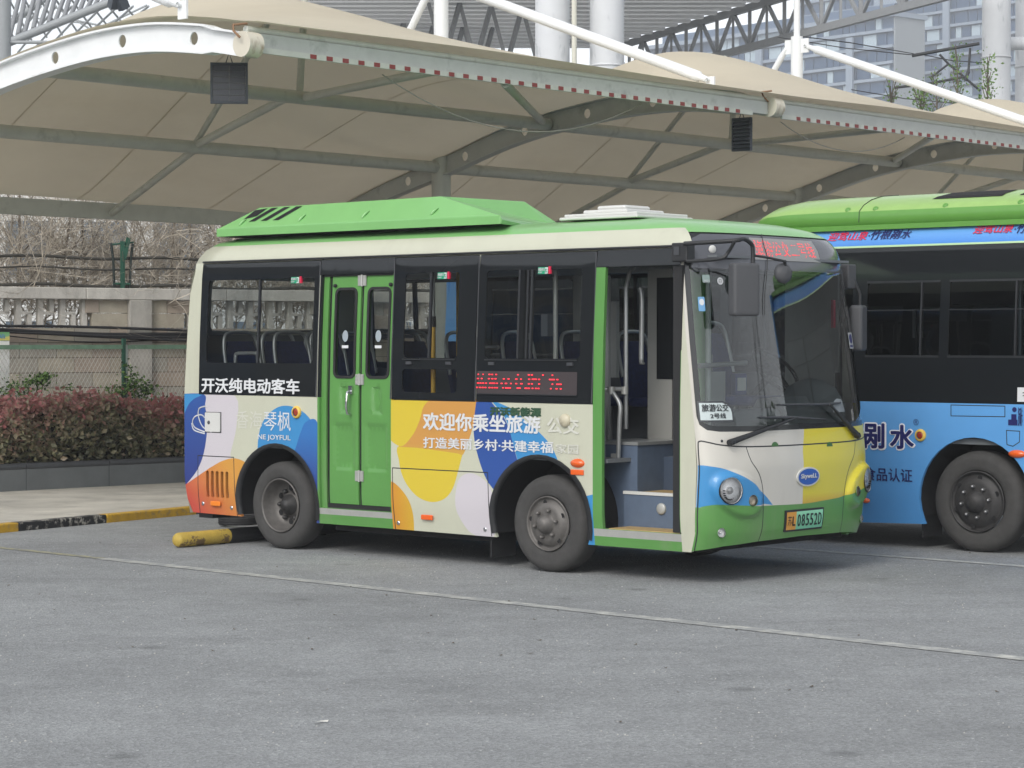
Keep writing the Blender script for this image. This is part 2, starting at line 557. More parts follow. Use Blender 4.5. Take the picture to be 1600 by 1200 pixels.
WORNW = mat('worn_white_road_paint', c(188, 188, 180), 0.8, var=0.2, vscale=6, stain=(c(136, 138, 139), 7, 0.34, 0.56, 0.85, (1, 1, 1)))
WORNY = mat('worn_yellow_road_paint', c(158, 154, 122), 0.8, var=0.2, vscale=6, stain=(c(118, 120, 121), 9, 0.40, 0.58, 0.9, (1, 1, 1)))


def road_line(a, b, w, m, name, label):
    a = Vector(a); b = Vector(b); d = (b - a).normalized(); x = Vector((-d.y, d.x, 0)) * w / 2
    n = 12; vs = []
    for i in range(n + 1):
        p = a + (b - a) * i / n
        vs += [p + x + Vector((0, 0, .004)), p - x + Vector((0, 0, .004))]
    o = MB().add(vs, [(2 * i, 2 * i + 1, 2 * i + 3, 2 * i + 2) for i in range(n)]).build(name, m)
    tag(o, label, kind='structure')


gA = ground(160, 873); gB = ground(1600, 1030); dAB = (gB - gA).normalized()
road_line(gA, gB + dAB * 6, 0.14, WORNW, 'painted_line', 'long worn white line painted across the asphalt in front of the bus')
gY = ground(0, 856)
road_line(gA - (gA - gY).normalized() * 0.02, gY + (gY - gA) * 1.2, 0.10, WORNY, 'painted_line', 'faded yellow stretch of the painted line at the left')
g1 = ground(1150, 851.5); g2 = ground(1600, 885.3); d12 = (g2 - g1).normalized()
road_line(g1 - d12 * 5, g2 + d12 * 6, 0.12, WORNW, 'painted_line', 'white bay line painted between the two buses')

# pavement with kerb
CONC = mat('pavement_concrete', c(184, 180, 170), 0.9, var=0.2, vscale=1.6, bump=0.2, bscale=40, stain=(c(140, 136, 130), 1.3, 0.52, 0.68, 0.6, (1, 1, 1)))
k0 = ground(0, 833, 0); k1 = ground(167, 818, 0); k2 = ground(293, 805, 0)
kd = (k2 - k0).normalized()
ks = k0 - kd * 3.0
KH = 0.085
kn = Vector((-kd.y, kd.x, 0))       # towards the pavement
KW = 0.14
kend_len = 14.0
pv = [ks + kn * KW, ks + kd * 9.5 + kn * KW, ks + kd * 9.5 + Vector((14, 5, 0)), Vector((16, 46, 0)), Vector((-16, 40, 0)), ks + Vector((-6, 3, 0))]
m_ = MB()
m_.add([(p.x, p.y, KH - 0.004) for p in pv], [tuple(range(6))])
m_.add([(p.x, p.y, -0.02) for p in pv] + [(p.x, p.y, KH - 0.004) for p in pv], [(i, (i + 1) % 6, (i + 1) % 6 + 6, i + 6) for i in range(6)])
tag(m_.build('pavement', CONC), 'grey concrete pavement under the canopy', kind='structure')
KY = mat('kerb_yellow', c(190, 150, 44), 0.8, var=0.2, vscale=5, bump=0.2, bscale=40, stain=(c(120, 112, 96), 14, 0.52, 0.66, 0.8, (1, 1, 1)))
KB = mat('kerb_black', c(30, 31, 33), 0.8, var=0.2, vscale=5, bump=0.2, bscale=40, stain=(c(176, 172, 162), 9, 0.52, 0.60, 0.85, (1, 1, 1)))
kerb = empty('kerb', ks, math.atan2(kd.y, kd.x), 'low kerb painted in yellow and black stretches along the pavement edge', 'kerb')
L0 = (ground(28, 830) - ks).dot(kd); L1 = (ground(167, 817) - ks).dot(kd); L2 = (ground(297, 803) - ks).dot(kd)
segs = [(0, L0 - 1.1, KB), (L0 - 1.1, L0, KY), (L0, L1, KB), (L1, L2, KY), (L2, L2 + 1.2, KB), (L2 + 1.2, L2 + 2.4, KY), (L2 + 2.4, 9.5, KB)]
for a, b, mm in segs:
    MB().box((a + .004, 0, -0.02), (b - .004, KW - .002, KH)).build('kerb_stone', mm, kerb, bevel=0.012)

# ================================================================== BUS (shared surface model)
W = 2.22; LC = 4.66; DB = 0.25
VS = [(.2, .035), (.5, 0), (1.35, 0), (1.9, .015), (2.45, .045), (2.58, .06), (2.66, .085), (2.72, .13), (2.77, .2), (2.81, .33), (2.85, .6)]
RF = [(.2, -.07), (.4, 0), (.9, .03), (1.2, 0), (1.35, -.02), (2.45, -.17), (2.58, -.2), (2.66, -.24), (2.72, -.31), (2.77, -.4), (2.81, -.55), (2.85, -.9)]
RR = [(.2, .06), (.4, .03), (.8, 0), (1.4, 0.0), (2.3, .04), (2.5, .07), (2.62, .12), (2.70, .18), (2.77, .28), (2.81, .4), (2.85, .7)]


def itp(x, t):
    if x <= t[0][0]: return t[0][1]
    for (a, b), (d, e) in zip(t, t[1:]):
        if x <= d: return b + (e - b) * (x - a) / (d - a)
    return t[-1][1]


def smi(x, t, w=0.05):
    return (itp(x - w, t) + itp(x, t) * 2 + itp(x + w, t)) / 4


def gfun(n): return (1 - min(1, abs(n)) ** 3.1) ** (1 / 2.2)


# arc length table for the front plan curve
_tab = [(-1.0, 0.0)]
_ns = [-math.cos(PI * i / 400) for i in range(401)]
_px = [(W / 2 * n, DB * gfun(n)) for n in _ns]
_ss = [0.0]
for a, b in zip(_px, _px[1:]): _ss.append(_ss[-1] + math.dist(a, b))
SL = _ss[-1]


def n_of_s(s): return float(np.interp(s, _ss, _ns))
def s_of_n(n): return float(np.interp(n, _ns, _ss))


def side_map(off=0.0):
    return lambda u, z: (u, smi(z, VS) - off, z)


def rside_map(off=0.0):
    return lambda u, z: (u, W - smi(z, VS) + off, z)


def front_pt(s, z, off=0.0):
    n = n_of_s(s); h = W / 2 - smi(z, VS)
    e = 1e-3
    p = Vector((LC + smi(z, RF) + DB * gfun(n), W / 2 + n * h, z))
    if off:
        s2 = min(SL, s + .01); s1 = max(0, s - .01)
        a = Vector((DB * gfun(n_of_s(s2)), n_of_s(s2) * h, 0)) - Vector((DB * gfun(n_of_s(s1)), n_of_s(s1) * h, 0))
        nn = Vector((a.y, -a.x, 0)).normalized()
        p += nn * off
    return p


PODS = [(0.43, 0.70, -1), (SL - 0.43, 0.70, 1)]


def front_map(off=0.0, pods=False):
    def f(s, z):
        o = off
        if pods:
            for cs, cz, sg in PODS:
                dx = (s - cs) * sg * -1; dz = z - cz
                # long axis tilts down towards the centre of the bus
                ang = math.radians(-24)
                a = (dx * math.cos(ang) + dz * math.sin(ang)) / 0.265
                b = (-dx * math.sin(ang) + dz * math.cos(ang)) / 0.155
                r = math.hypot(a, b)
                if r < 1.1: o += 0.040 * (1 - min(1, max(0, (r - .84) / .26)) ** 2 * (3 - 2 * min(1, max(0, (r - .84) / .26))))
        return front_pt(s, z, o)
    return f


# pixel -> bus surface, used only to read positions off the photograph
def bus_local(P):
    P = P - BO
    return P.dot(F), P.dot(R), P.z


def SP(px, py, v=None):
    d = ray(px, py); vv = 0.0
    for _ in range(4):
        t = ((BO - CO).dot(R) + (vv if v is None else v)) / d.dot(R)
        P = CO + d * t
        u, _v, z = bus_local(P)
        vv = smi(z, VS)
    return (u, z)


def FPX_(px, py):
    d = ray(px, py)
    Y = 16.4
    while Y < 21:
        P = CO + d * (Y / d.y)
        u, v, z = bus_local(P)
        h = W / 2 - smi(z, VS)
        if abs(v - W / 2) < h:
            n = (v - W / 2) / h
            if u < LC + smi(z, RF) + DB * gfun(n): return (s_of_n(n), z)
        Y += 0.004
    return None


r1 = lambda x, y: (x / 4.444 + 280, y / 4.444 + 290)
r2 = lambda x, y: (x / 3.75 + 280, y / 3.75 + 560)
r3 = lambda x, y: (x / 4.444 + 590, y / 4.444 + 380)
r4 = lambda x, y: (x / 4 + 590, y / 4 + 610)
r5 = lambda x, y: (x / 4.444 + 910, y / 4.444 + 330)
r6 = lambda x, y: (x / 4.137 + 910, y / 4.137 + 590)
r7 = lambda x, y: (x / 4.444 + 1060, y / 4.444 + 330)
r8 = lambda x, y: (x / 4.139 + 1060, y / 4.139 + 590)


def S_(fn, pts, n=6, closed=True, smooth=True):
    q = [SP(*fn(*p)) for p in pts]
    return sm(q, n, closed) if smooth else q


def F_(fn, pts, n=6, closed=True, smooth=True):
    q = [FPX_(*fn(*p)) for p in pts]
    q = [p for p in q if p]
    return sm(q, n, closed) if smooth else q


BUS = empty('minibus', BO, ROT, 'short green and cream city bus with colourful livery and its front door folded open', 'bus')
BELT = 1.35
ZB = 0.26
UR = -1.25


def arch(cu, cz, r, zb):
    """wheel opening polygon"""
    a0 = math.asin((zb - 0.05 - cz) / r) if abs((zb - .05 - cz) / r) < 1 else -PI / 2
    pts = []
    for k in range(25):
        a = a0 + (PI - 2 * a0) * k / 24
        pts.append((cu + r * math.cos(a), cz + r * math.sin(a)))
    return pts


ARW, AFW = 0.0, 3.105
ARCHR = arch(0.0, 0.415, 0.515, ZB)
ARCHF = arch(AFW, 0.415, 0.515, ZB)

# ---- left side skin
HR_DOOR = [(0.555, 0.40), (0.555, 2.44), (1.425, 2.44), (1.425, 0.40)]
HF_DOOR = [(3.755, 0.385), (3.755, 2.44), (4.52, 2.44), (4.52, 0.385)]
W1 = [(-1.05, 1.37), (-1.05, 2.575), (0.52, 2.575), (0.52, 1.37)]
W2 = [(1.44, 1.36), (1.44, 2.575), (2.405, 2.575), (2.405, 1.36)]
W3 = [(2.415, 1.36), (2.415, 2.575), (3.66, 2.575), (3.66, 1.36)]
smats = [CREAM, BLACKG, GREEN, WHITE, LILAC, YELLOW, ORANGE, ORANGE2, REDOR, NAVY, NAVY2, NAVY3, SKYB, BLACKP, STEEL]
iC, iK, iG, iW, iL, iY, iO, iO2, iRO, iN, iN2, iN3, iS, iBP, iST = range(15)
reg = []
reg.append(([(UR - .1, .2), (UR - .1, BELT), (3.66, BELT), (3.66, .2)], iC))
# rear livery
reg.append((S_(r2, [(140, 222), (330, 222), (335, 400), (300, 560), (300, 620), (60, 740), (40, 740), (130, 560)], 4), iL))
reg.append(([*S_(r2, [(-20, 210), (143, 210), (152, 280), (164, 360), (160, 460), (140, 570), (102, 660), (38, 742)], 5, False), SP(*r2(-30, 760))], iN))
reg.append(([*S_(r2, [(-20, 210), (130, 210), (90, 235), (55, 270), (28, 330)], 5, False), SP(*r2(-30, 330))], iS))
reg.append(([*S_(r2, [(-10, 765), (38, 738), (105, 692), (190, 635), (260, 598), (330, 586), (400, 618), (480, 700)], 5, False), SP(*r2(480, 1100)), SP(*r2(-40, 1100))], iRO))
reg.append(([*S_(r2, [(458, 560), (462, 480), (478, 400), (515, 335), (570, 290), (625, 277), (690, 292), (745, 330), (790, 390), (822, 470)], 5, False), SP(*r2(840, 1100)), SP(*r2(600, 1100))], iS))
reg.append(([*S_(r2, [(830, 460), (800, 360), (742, 372), (712, 430), (690, 500), (676, 560), (690, 640)], 5, False), SP(*r2(700, 1100)), SP(*r2(860, 1100))], iN3))
# middle livery
reg.append((S_(r4, [(520, 540), (600, 520), (700, 600), (730, 760), (720, 930), (600, 900), (540, 840), (490, 740), (490, 620)], 4), iL))
reg.append(([*S_(r4, [(340, 330), (135, 345), (134, 440), (150, 520), (190, 600), (255, 668), (340, 698), (420, 676), (470, 612), (502, 510), (530, 405), (560, 330)], 5, False)], iY))
reg.append(([*S_(r4, [(300, 55), (620, 55), (612, 160), (595, 230), (570, 310), (535, 400), (500, 395), (400, 380), (250, 360), (135, 352), (160, 340), (200, 290), (280, 120)], 4, True)], iO))
reg.append(([SP(*r4(30, 50)), SP(*r4(315, 50)), *S_(r4, [(315, 70), (285, 105), (265, 180), (225, 270), (160, 345), (110, 335), (75, 300), (52, 250)], 4, False)], iY))
reg.append(([SP(*r4(40, 540)), *S_(r4, [(60, 560), (110, 582), (165, 640), (202, 705), (224, 790), (228, 900)], 5, False), SP(*r4(40, 950))], iO2))
reg.append(([*S_(r4, [(618, 60), (700, 60), (720, 85), (790, 170), (830, 270), (850, 350), (875, 440), (900, 500)], 5, False), SP(*r4(880, 700)), SP(*r4(760, 680)), *S_(r4, [(735, 632), (685, 565), (645, 470), (612, 350), (600, 250), (606, 150)], 5, False)], iN2))
reg.append(([*S_(r4, [(712, 60), (790, 92), (860, 130), (930, 195), (1010, 262), (1075, 335), (1120, 420), (1140, 500)], 5, False), SP(*r4(1130, 560)), *S_(r4, [(900, 560), (875, 440), (850, 350), (830, 270), (795, 170), (720, 75)], 5, False)], iS))
reg.append(([(3.52, .62), (3.70, .66), (3.70, .2), (3.55, .2)], iS))
# green frames, steps, black bands
reg.append(([(0.53, .2), (0.53, 2.5), (1.435, 2.5), (1.435, .2)], iG))
reg.append(([(0.53, 1.37), (0.53, 2.6), (0.556, 2.6), (0.556, 1.37)], iK))
reg.append(([(0.45, 2.44), (0.45, 2.575), (1.5, 2.575), (1.5, 2.44)], iK))
reg.append(([(0.53, .345), (0.53, .398), (1.435, .398), (1.435, .345)], iST))
reg.append(([(3.66, .2), (3.66, 2.5), (4.53, 2.5), (4.53, .2)], iG))
reg.append(([(3.62, 2.44), (3.62, 2.575), (4.56, 2.575), (4.56, 2.44)], iK))
reg.append(([(3.66, .325), (3.66, .384), (4.525, .384), (4.525, .325)], iST))
reg.append(([(4.525, .2), (4.525, 2.58), (4.70, 2.58), (4.70, .2)], iC))
for st in strip([(-1.062, .26), (-1.062, .805), (-.568, .805), (-.548, .26)], .009): reg.append((st, iBP))
for st in strip([(1.462, .26), (1.452, .782), (2.545, .782), (2.565, .26)], .009): reg.append((st, iBP))
lou = []
for k in range(5):
    x = -.945 + k * .067
    lou.append(rrect(x - .004, .425, x + .034, .67, .012, 2))
outl = [(UR + .09, .275), (UR + .03, .40), (UR, .62), (UR, 1.4), (UR + .045, 2.3), (UR + .10, 2.5), (UR + .10, 2.58), (LC - .2, 2.58), (LC - .17, 2.45), (LC - .02, 1.35), (LC, 1.2), (LC + .02, .9), (LC, .4), (LC - .05, .25), (3.6, .25), (1.42, ZB), (0.55, ZB)]
skin = plate('side_panel', side_map(), outl, reg, smats, BUS, holes=[ARCHR, ARCHF, HR_DOOR, HF_DOOR, W1, W2, W3] + lou, grid=0.07, thick=0.03)
louvre = MB()
for k in range(5):
    x = -.945 + k * .067
    louvre.box((x - .012, .033, .41), (x + .042, .045, .685))
louvre.build('louvre_backing', UNDER, BUS)

# gutter trim line above the black band
MB().tube([(-1.04, smi(2.585, VS) - .012, 2.588), (1.5, smi(2.585, VS) - .012, 2.588), (4.52, smi(2.585, VS) - .012, 2.588)], .011, 6).build('gutter_trim', BLACKP, BUS)

# ---- right side skin, rear
reg2 = [([(-2, .2), (-2, BELT), (6, BELT), (6, .2)], 3), ([(-2, .2), (-2, .55), (6, .55), (6, .2)], 2)]
RW = [rrect(-.95 + k * 1.37, 1.66, .28 + k * 1.37, 2.43, .05) for k in range(4)]
plate('side_panel', rside_map(), outl, [([(-1.05, BELT), (-1.05, 2.57), (4.55, 2.57), (4.55, BELT)], 1)] + reg2, smats, BUS, holes=[ARCHR, ARCHF] + RW, grid=0.15, thick=-0.03)['label'] = 'far side panel of the bus with black window band'
for k in range(4):
    w = plate('window', rside_map(-.012), rrect(-.95 + k * 1.37, 1.66, .28 + k * 1.37, 2.43, .05), [], [GLASS], BUS, grid=.2)
    x = -.95 + k * 1.37 + .6
    MB().bar(rside_map(-.03)(x, 1.66), rside_map(-.03)(x, 2.43), .04, .03).build('window_bar', BLACKP, w)


def rear_map(off=0):
    return lambda y, z: (UR + smi(z, RR) - off + 0.10 * abs(2 * y / W - 1) ** 6, y, z)


def rear_pt(y, z, off=0.0):
    a = smi(z, VS); return (UR + smi(z, RR) - off, min(max(y, a), W - a), z)


rwin = rrect(.30, 1.95, W - .30, 2.44, .06)
rp_ = plate('rear_panel', lambda y, z: rear_pt(y, z), [(0, .27), (0, 2.58), (W, 2.58), (W, .27)], [], [CREAM], BUS, holes=[rwin], grid=.15)
plate('rear_window', lambda y, z: rear_pt(y, z, .003), rwin, [], [GLASS], BUS, grid=.3)

# ---- roof: rings of plan outline
ringz = [2.575, 2.62, 2.66, 2.70, 2.735, 2.765, 2.79, 2.81, 2.83, 2.845]
bm = MB(); rings = []
VSR = [(2.58, .06), (2.66, .085), (2.72, .13), (2.77, .2), (2.81, .33), (2.83, .45), (2.85, .62)]
RFR = [(2.58, -.2), (2.66, -.24), (2.72, -.31), (2.77, -.42), (2.81, -.6), (2.83, -.75), (2.85, -1.0)]
RRR = [(2.5, .07), (2.62, .12), (2.70, .18), (2.77, .28), (2.81, .4), (2.85, .7)]
us = [0, .05, .12, .25, .4, .55, .7, .85, .95, 1]
for z in ringz:
    v0 = smi(z, VS) if z < 2.7 else itp(z, VSR); rf = smi(z, RF) if z < 2.7 else itp(z, RFR); rr = itp(z, RRR)
    r0 = UR + rr
    ring = []
    for t in us: ring.append((r0 + (LC + rf - r0) * t, v0, z))
    h = W / 2 - v0
    for k in range(1, 40):
        s = SL * k / 40; n = n_of_s(s); ring.append((LC + rf + DB * gfun(n), W / 2 + n * h, z))
    for t in reversed(us): ring.append((r0 + (LC + rf - r0) * t, W - v0, z))
    for k in range(1, 6): ring.append((r0, W - v0 - (W - 2 * v0) * k / 6, z))
    rings.append(ring)
nr = len(rings[0])
vv = [p for r in rings for p in r]
for i in range(len(rings) - 1):
    for k in range(nr):
        k2_ = (k + 1) % nr
        cu = (rings[i][k][0] + rings[i][k2_][0]) / 2; cv = rings[i][k][1]
        rear = k >= nr - 6
        arc = len(us) - 1 <= k < len(us) + 39
        ka = k - (len(us) - 1)
        if arc and i < 3 and 2 <= ka < 38: continue
        near = (not arc) or ka < 2 or ka >= 38
        creamy = (i <= 3 and not rear and near) or (rear and i < 3)
        bm.add([rings[i][k], rings[i][k2_], rings[i + 1][k2_], rings[i + 1][k]], [(0, 1, 2, 3)], 0 if creamy else 1, True)
top = rings[-1]
cx = sum(p[0] for p in top) / nr
for k in range(nr):
    bm.add([top[k], top[(k + 1) % nr], (min(max(top[(k + 1) % nr][0], -.2), 3.6), W / 2, 2.858), (min(max(top[k][0], -.2), 3.6), W / 2, 2.858)], [(0, 1, 2, 3)], 1, True)
ro = bm.build('roof', [CREAM, GREEN_LT], BUS)
bmm = bmesh.new(); bmm.from_mesh(ro.data); bmesh.ops.remove_doubles(bmm, verts=bmm.verts, dist=1e-4); bmesh.ops.recalc_face_normals(bmm, faces=bmm.faces); bmm.to_mesh(ro.data); bmm.free()

# ---- front skin
fmats = [WHITE, SKYB, GREEN, FYELLOW, BLACKP, BLACKG, GREEN_LT]
WS = F_(r8, [(68, 230), (76, 285), (100, 322), (145, 343), (250, 352), (500, 350), (800, 335)], 5, False)
WSh = [p for p in WS if p[0] < SL * .5]
ZWS = 1.168
bot = [(s, z) for s, z in WSh] + [(SL / 2, ZWS)]
topl = [FPX_(*r7(*p)) for p in [(102, 155), (130, 140), (200, 128), (500, 140)]]
topl = [p for p in topl if p]
leftside = [(0.035, 1.30), (0.035, 2.40), (0.05, 2.52)]
half = [(0.075, 2.58), (.10, 2.66), (.14, 2.702), (.5, 2.704), (SL / 2, 2.704)]
lo_ = [(0.028, 1.29), (0.045, 1.225), (0.10, 1.185), (.2, 1.172), (.45, 1.168), (SL / 2, ZWS)]
lp = [(0.028, 2.45)] + lo_ + [(SL - s, z) for s, z in reversed(lo_[:-1])] + [(SL - .028, 2.45)] + [(SL - s, z) for s, z in half[:-1]] + list(reversed(half))
WSO = lp
freg = []
bl = [FPX_(*r8(*p)) for p in [(84, 565), (180, 570), (300, 592), (400, 638), (490, 698), (560, 760), (610, 824)]]
bl = [p for p in bl if p]
print('blue', bl)
freg.append(([(0.005, bl[0][1])] + sm(bl, 4, False) + [(bl[-1][0] - .1, .606), (.45, .600), (.25, .604), (.02, .598), (0.005, .598)], 1))
yb = [FPX_(*r8(*p)) for p in [(812, 345), (803, 480), (803, 815)]]
print('yel', yb, 'SL', SL)
freg.append(([(yb[0][0], 1.3), yb[0], yb[1], (yb[2][0], .5), (SL, .5), (SL, 1.35)], 3))
gb_ = F_(r8, [(130, 836), (250, 822), (420, 826), (520, 830), (610, 826), (810, 815), (930, 796), (1040, 775)], 4, False)
freg.append(([(0, 0), (0, .598), (.05, .598)] + gb_ + [(SL - .25, .68), (SL, .72), (SL, 0)], 2))
seam = [(0.026, .27), (0.02, .5), (0.018, .85), (0.020, 1.06), (0.035, 1.10), (.09, 1.095), (.2, 1.072), (.4, 1.055), (.7, 1.049), (SL / 2, 1.047)]
seam = sm(seam + [(SL - s, z) for s, z in reversed(seam[:-1])], 3, False)
for st in strip(seam, .011): freg.append((st, 4))
sv = [(437, 452), (470, 540), (520, 620), (545, 720), (548, 860), (540, 980), (515, 1060)]
svp = [FPX_(*r8(*p)) for p in sv]; print('seamv', svp)
svp = [p for p in svp if p]
for mir in (0, 1):
    q = [(SL - s, z) if mir else (s, z) for s, z in sm(svp, 3, False)]
    for st in strip(q, .008): freg.append((st, 4))
HL = [(FPX_(*r8(322, 728)), .100), (FPX_(*r8(458, 792)), .042), (FPX_(*r8(277, 1003)), .036)]
print('lamps', HL)
HLP = []
for (p, r) in HL:
    HLP.append((p, r)); HLP.append(((SL - p[0], p[1]), r))
# headlamp pod centre from the lamps
PODS[:] = [((HL[0][0][0] + HL[1][0][0]) / 2 - .005, (HL[0][0][1] + HL[1][0][1]) / 2 + .0, -1), (SL - (HL[0][0][0] + HL[1][0][0]) / 2 + .005, (HL[0][0][1] + HL[1][0][1]) / 2, 1)]
fholes = [WSO] + [ell(p[0], p[1], r, r) for p, r in HLP]
foutl = [(0, .26), (0, 2.58)] + [(SL, 2.58), (SL, .26)]
foutl = [(0, .255)] + [(SL * k / 12, .29 if 0 < k < 12 else .262) for k in range(1, 12)] + [(SL, .255), (SL, 2.575), (0, 2.575)]
foutl = [(0.0, .26), (.25, .295), (.6, .315), (SL / 2, .325), (SL - .6, .315), (SL - .25, .295), (SL, .26), (SL, 2.576), (0, 2.576)]
topcut = [(0.06, 2.58), (SL - .06, 2.58), (SL - .06, 2.9), (0.06, 2.9)]
fr = plate('front_panel', front_map(0, True), foutl, freg, fmats, BUS, holes=fholes, grid=0.019, edge=.03, thick=0.012)

# ---- windscreen: glass with black border, smoked top band with the route display
wreg = [([(0, 1), (0, 3), (SL, 3), (SL, 1)], 1)]
clear = sm([(.075, 1.30), (.10, 1.235), (.2, 1.215), (.6, 1.21), (SL / 2, 1.21), (SL - .6, 1.21), (SL - .2, 1.215), (SL - .10, 1.235), (SL - .075, 1.30), (SL - .075, 1.8), (SL - .075, 2.385), (SL - .10, 2.415), (SL - .6, 2.415), (SL / 2, 2.415), (.6, 2.415), (.10, 2.415), (.075, 2.385), (.075, 1.8)], 3)
wreg.append((clear, 0))
smoke = [(.09, 2.415), (.09, 2.56), (.13, 2.65), (.22, 2.685), (SL / 2, 2.69), (SL - .22, 2.685), (SL - .13, 2.65), (SL - .09, 2.56), (SL - .09, 2.415)]
plate('header_lining', front_map(-.06), [(.1, 2.39), (.1, 2.58), (.2, 2.69), (SL - .2, 2.69), (SL - .1, 2.58), (SL - .1, 2.39)], [], [INTD], BUS, grid=.1)
MB().box((4.3, .2, 2.50), (4.72, W - .2, 2.52)).build('ceiling', INTD, BUS)
MB().box((3.7, .14, 2.47), (4.5, .18, 2.6)).build('header_lining', INTD, BUS)
wreg.append((smoke, 2))
SMOKE = mat('smoked_grey_band', c(84, 86, 92), 0.12, spec=0.6)
BLACKWS = mat('windscreen_border', (0.02, 0.022, 0.024), 0.15, spec=0.4)
wsc = plate('windscreen', front_map(-.004), WSO, wreg, [GLASSW, BLACKWS, SMOKE], BUS, grid=0.05)


# ---- wheels
def wheel(name, parent, u, v, z, r, w, rear, sgn=-1, bolts=6, rimr=None, nutm=None):
    e = bpy.data.objects.new(name, None); C.objects.link(e); e.parent = parent; e.location = (u, v, z)
    ax = (0, sgn, 0)
    rr = rimr or r * .62
    t = MB()
    prof = [(rr * .97, -w), (r * .86, -w), (r * .97, -w * .9), (r, -w * .75), (r, -w * .28), (r * .985, -w * .13), (r * .93, -w * .03), (r * .88, 0.002), (r * .84, .006), (r * .80, .006), (r * .70, .004), (rr * 1.04, -.004), (rr * 1.0, -.012), (rr * .97, -.03)]
    t.lathe(prof, (0, 0, 0), ax, 48)
    for k in range(4):    # circumferential tread grooves shown as raised ribs
        pass
    t.build('tyre', RUBBER, e)
    rm = MB()
    if rear:
        rm.lathe([(rr * .99, -.006), (rr * .985, .004), (rr * .95, .006), (rr * .93, -.01), (rr * .90, -.05), (rr * .80, -.10), (rr * .72, -.135), (rr * .45, -.15), (rr * .44, -.12), (rr * .1, -.11), (0, -.11)], (0, 0, 0), ax, 40)
        rim = rm.build('rim', RIM, e)
        hm = MB()
        hm.lathe([(rr * .40, -.15), (rr * .38, -.10), (rr * .22, -.085), (rr * .2, -.05), (0, -.045)], (0, 0, 0), ax, 24)
        for k in range(bolts):
            a = 2 * PI * k / bolts; q = Vector((math.cos(a) * rr * .55, sgn * -.14, math.sin(a) * rr * .55))
            hm.lathe([(.022, 0), (.022, .025), (.012, .04), (0, .04)], q, ax, 8)
        hub = hm.build('hub', RIMD, e)
        for k in range(bolts):
            a = 2 * PI * (k + .5) / bolts
            MB().disc(Vector((math.cos(a) * rr * .62, sgn * -.1335, math.sin(a) * rr * .62)), ax, rr * .115, 16).build('hand_hole', UNDER, e)
    else:
        rm.lathe([(rr * .99, -.006), (rr * .985, .006), (rr * .95, .008), (rr * .93, -.008), (rr * .88, -.022), (rr * .80, -.015), (rr * .74, .012), (rr * .55, .02), (rr * .36, .018), (rr * .34, .02), (rr * .33, .05), (rr * .27, .06), (rr * .22, .085), (rr * .12, .095), (0, .097)], (0, 0, 0), ax, 40)
        rim = rm.build('rim', RIM if not nutm else RIMD, e)
        for k in range(5 if bolts == 6 else 6):
            nn_ = 5 if bolts == 6 else 6
            a = 2 * PI * (k + .35) / nn_
            MB().disc(Vector((math.cos(a) * rr * .78, sgn * .0085, math.sin(a) * rr * .78)), ax, rr * .085, 16).build('hand_hole', UNDER, e)
        nm = bpy.data.meshes.new('wheel_nut')
        mbn = MB(); mbn.lathe([(.017, 0), (.017, .02), (.013, .035), (0, .04)], (0, 0, 0), ax, 8)
        n0 = mbn.build('wheel_nut', nutm or RIM, e)
        first = True
        for k in range(bolts):
            a = 2 * PI * (k + .2) / bolts
            loc = (math.cos(a) * rr * .50, sgn * .018, math.sin(a) * rr * .50)
            if first: n0.location = loc; first = False
            else: place(n0.data, 'wheel_nut', e, loc)
    return e


for (u, rear) in ((0.0, True), (3.157, False)):
    wheel('wheel', BUS, u, .045, .392, .392, .24, rear, rimr=.245 if rear else .225)
    wheel('wheel', BUS, u, W - .045, .392, .392, .24, rear, sgn=1, rimr=.245 if rear else .225)

# wheel arch liners, black arch trim and underbody
for cu in (0.0, AFW):
    a = MB(); n = 24; a0 = -.25
    pts = [(cu + .525 * math.cos(a0 + (PI - 2 * a0) * k / n), .415 + .525 * math.sin(a0 + (PI - 2 * a0) * k / n)) for k in range(n + 1)]
    vs2 = [(p[0], y, p[1]) for p in pts for y in (.0 + .031, .55)]
    a.add(vs2, [(2 * k, 2 * k + 1, 2 * k + 3, 2 * k + 2) for k in range(n)], 0, True)
    a.add([(p[0], .55, p[1]) for p in pts], [tuple(range(n + 1))])
    a.build('wheel_well', UNDER, BUS)
    t = MB()
    po = [(cu + .548 * math.cos(a0 + (PI - 2 * a0) * k / n), .415 + .535 * math.sin(a0 + (PI - 2 * a0) * k / n)) for k in range(n + 1)]
    pi_ = [(cu + .505 * math.cos(a0 + (PI - 2 * a0) * k / n), .415 + .50 * math.sin(a0 + (PI - 2 * a0) * k / n)) for k in range(n + 1)]
    for k in range(n):
        q = []
        for (A, y) in ((po, -.006), (pi_, -.012), (pi_, .03)):
            q += [(A[k][0], y + smi(A[k][1], VS), A[k][1]), (A[k + 1][0], y + smi(A[k + 1][1], VS), A[k + 1][1])]
        t.add(q, [(0, 1, 3, 2), (2, 3, 5, 4)], 0, True)
    t.build('arch_trim', BLACKP, BUS)
u_ = MB()
u_.box((-1.1, .12, .30), (-.62, W - .12, .5)).box((.62, .14, .2), (2.5, W - .14, .36)).box((-.6, .6, .42), (3.7, W - .6, .62)).box((3.75, .12, .24), (4.6, W - .12, .3))
u_.bar((0, .3, .39), (0, W - .3, .39), .14, .14).bar((3.157, .3, .39), (3.157, W - .3, .39), .12, .12)
u_.build('chassis', UNDER, BUS)
# mud flap
MB().box((2.52, .06, .08), (2.535, .36, .50)).build('mud_flap', RUBBERD, BUS)
MB().box((-1.14, .08, .225), (-.95, .30, .29)).build('tow_bracket', BLACKP, BUS)

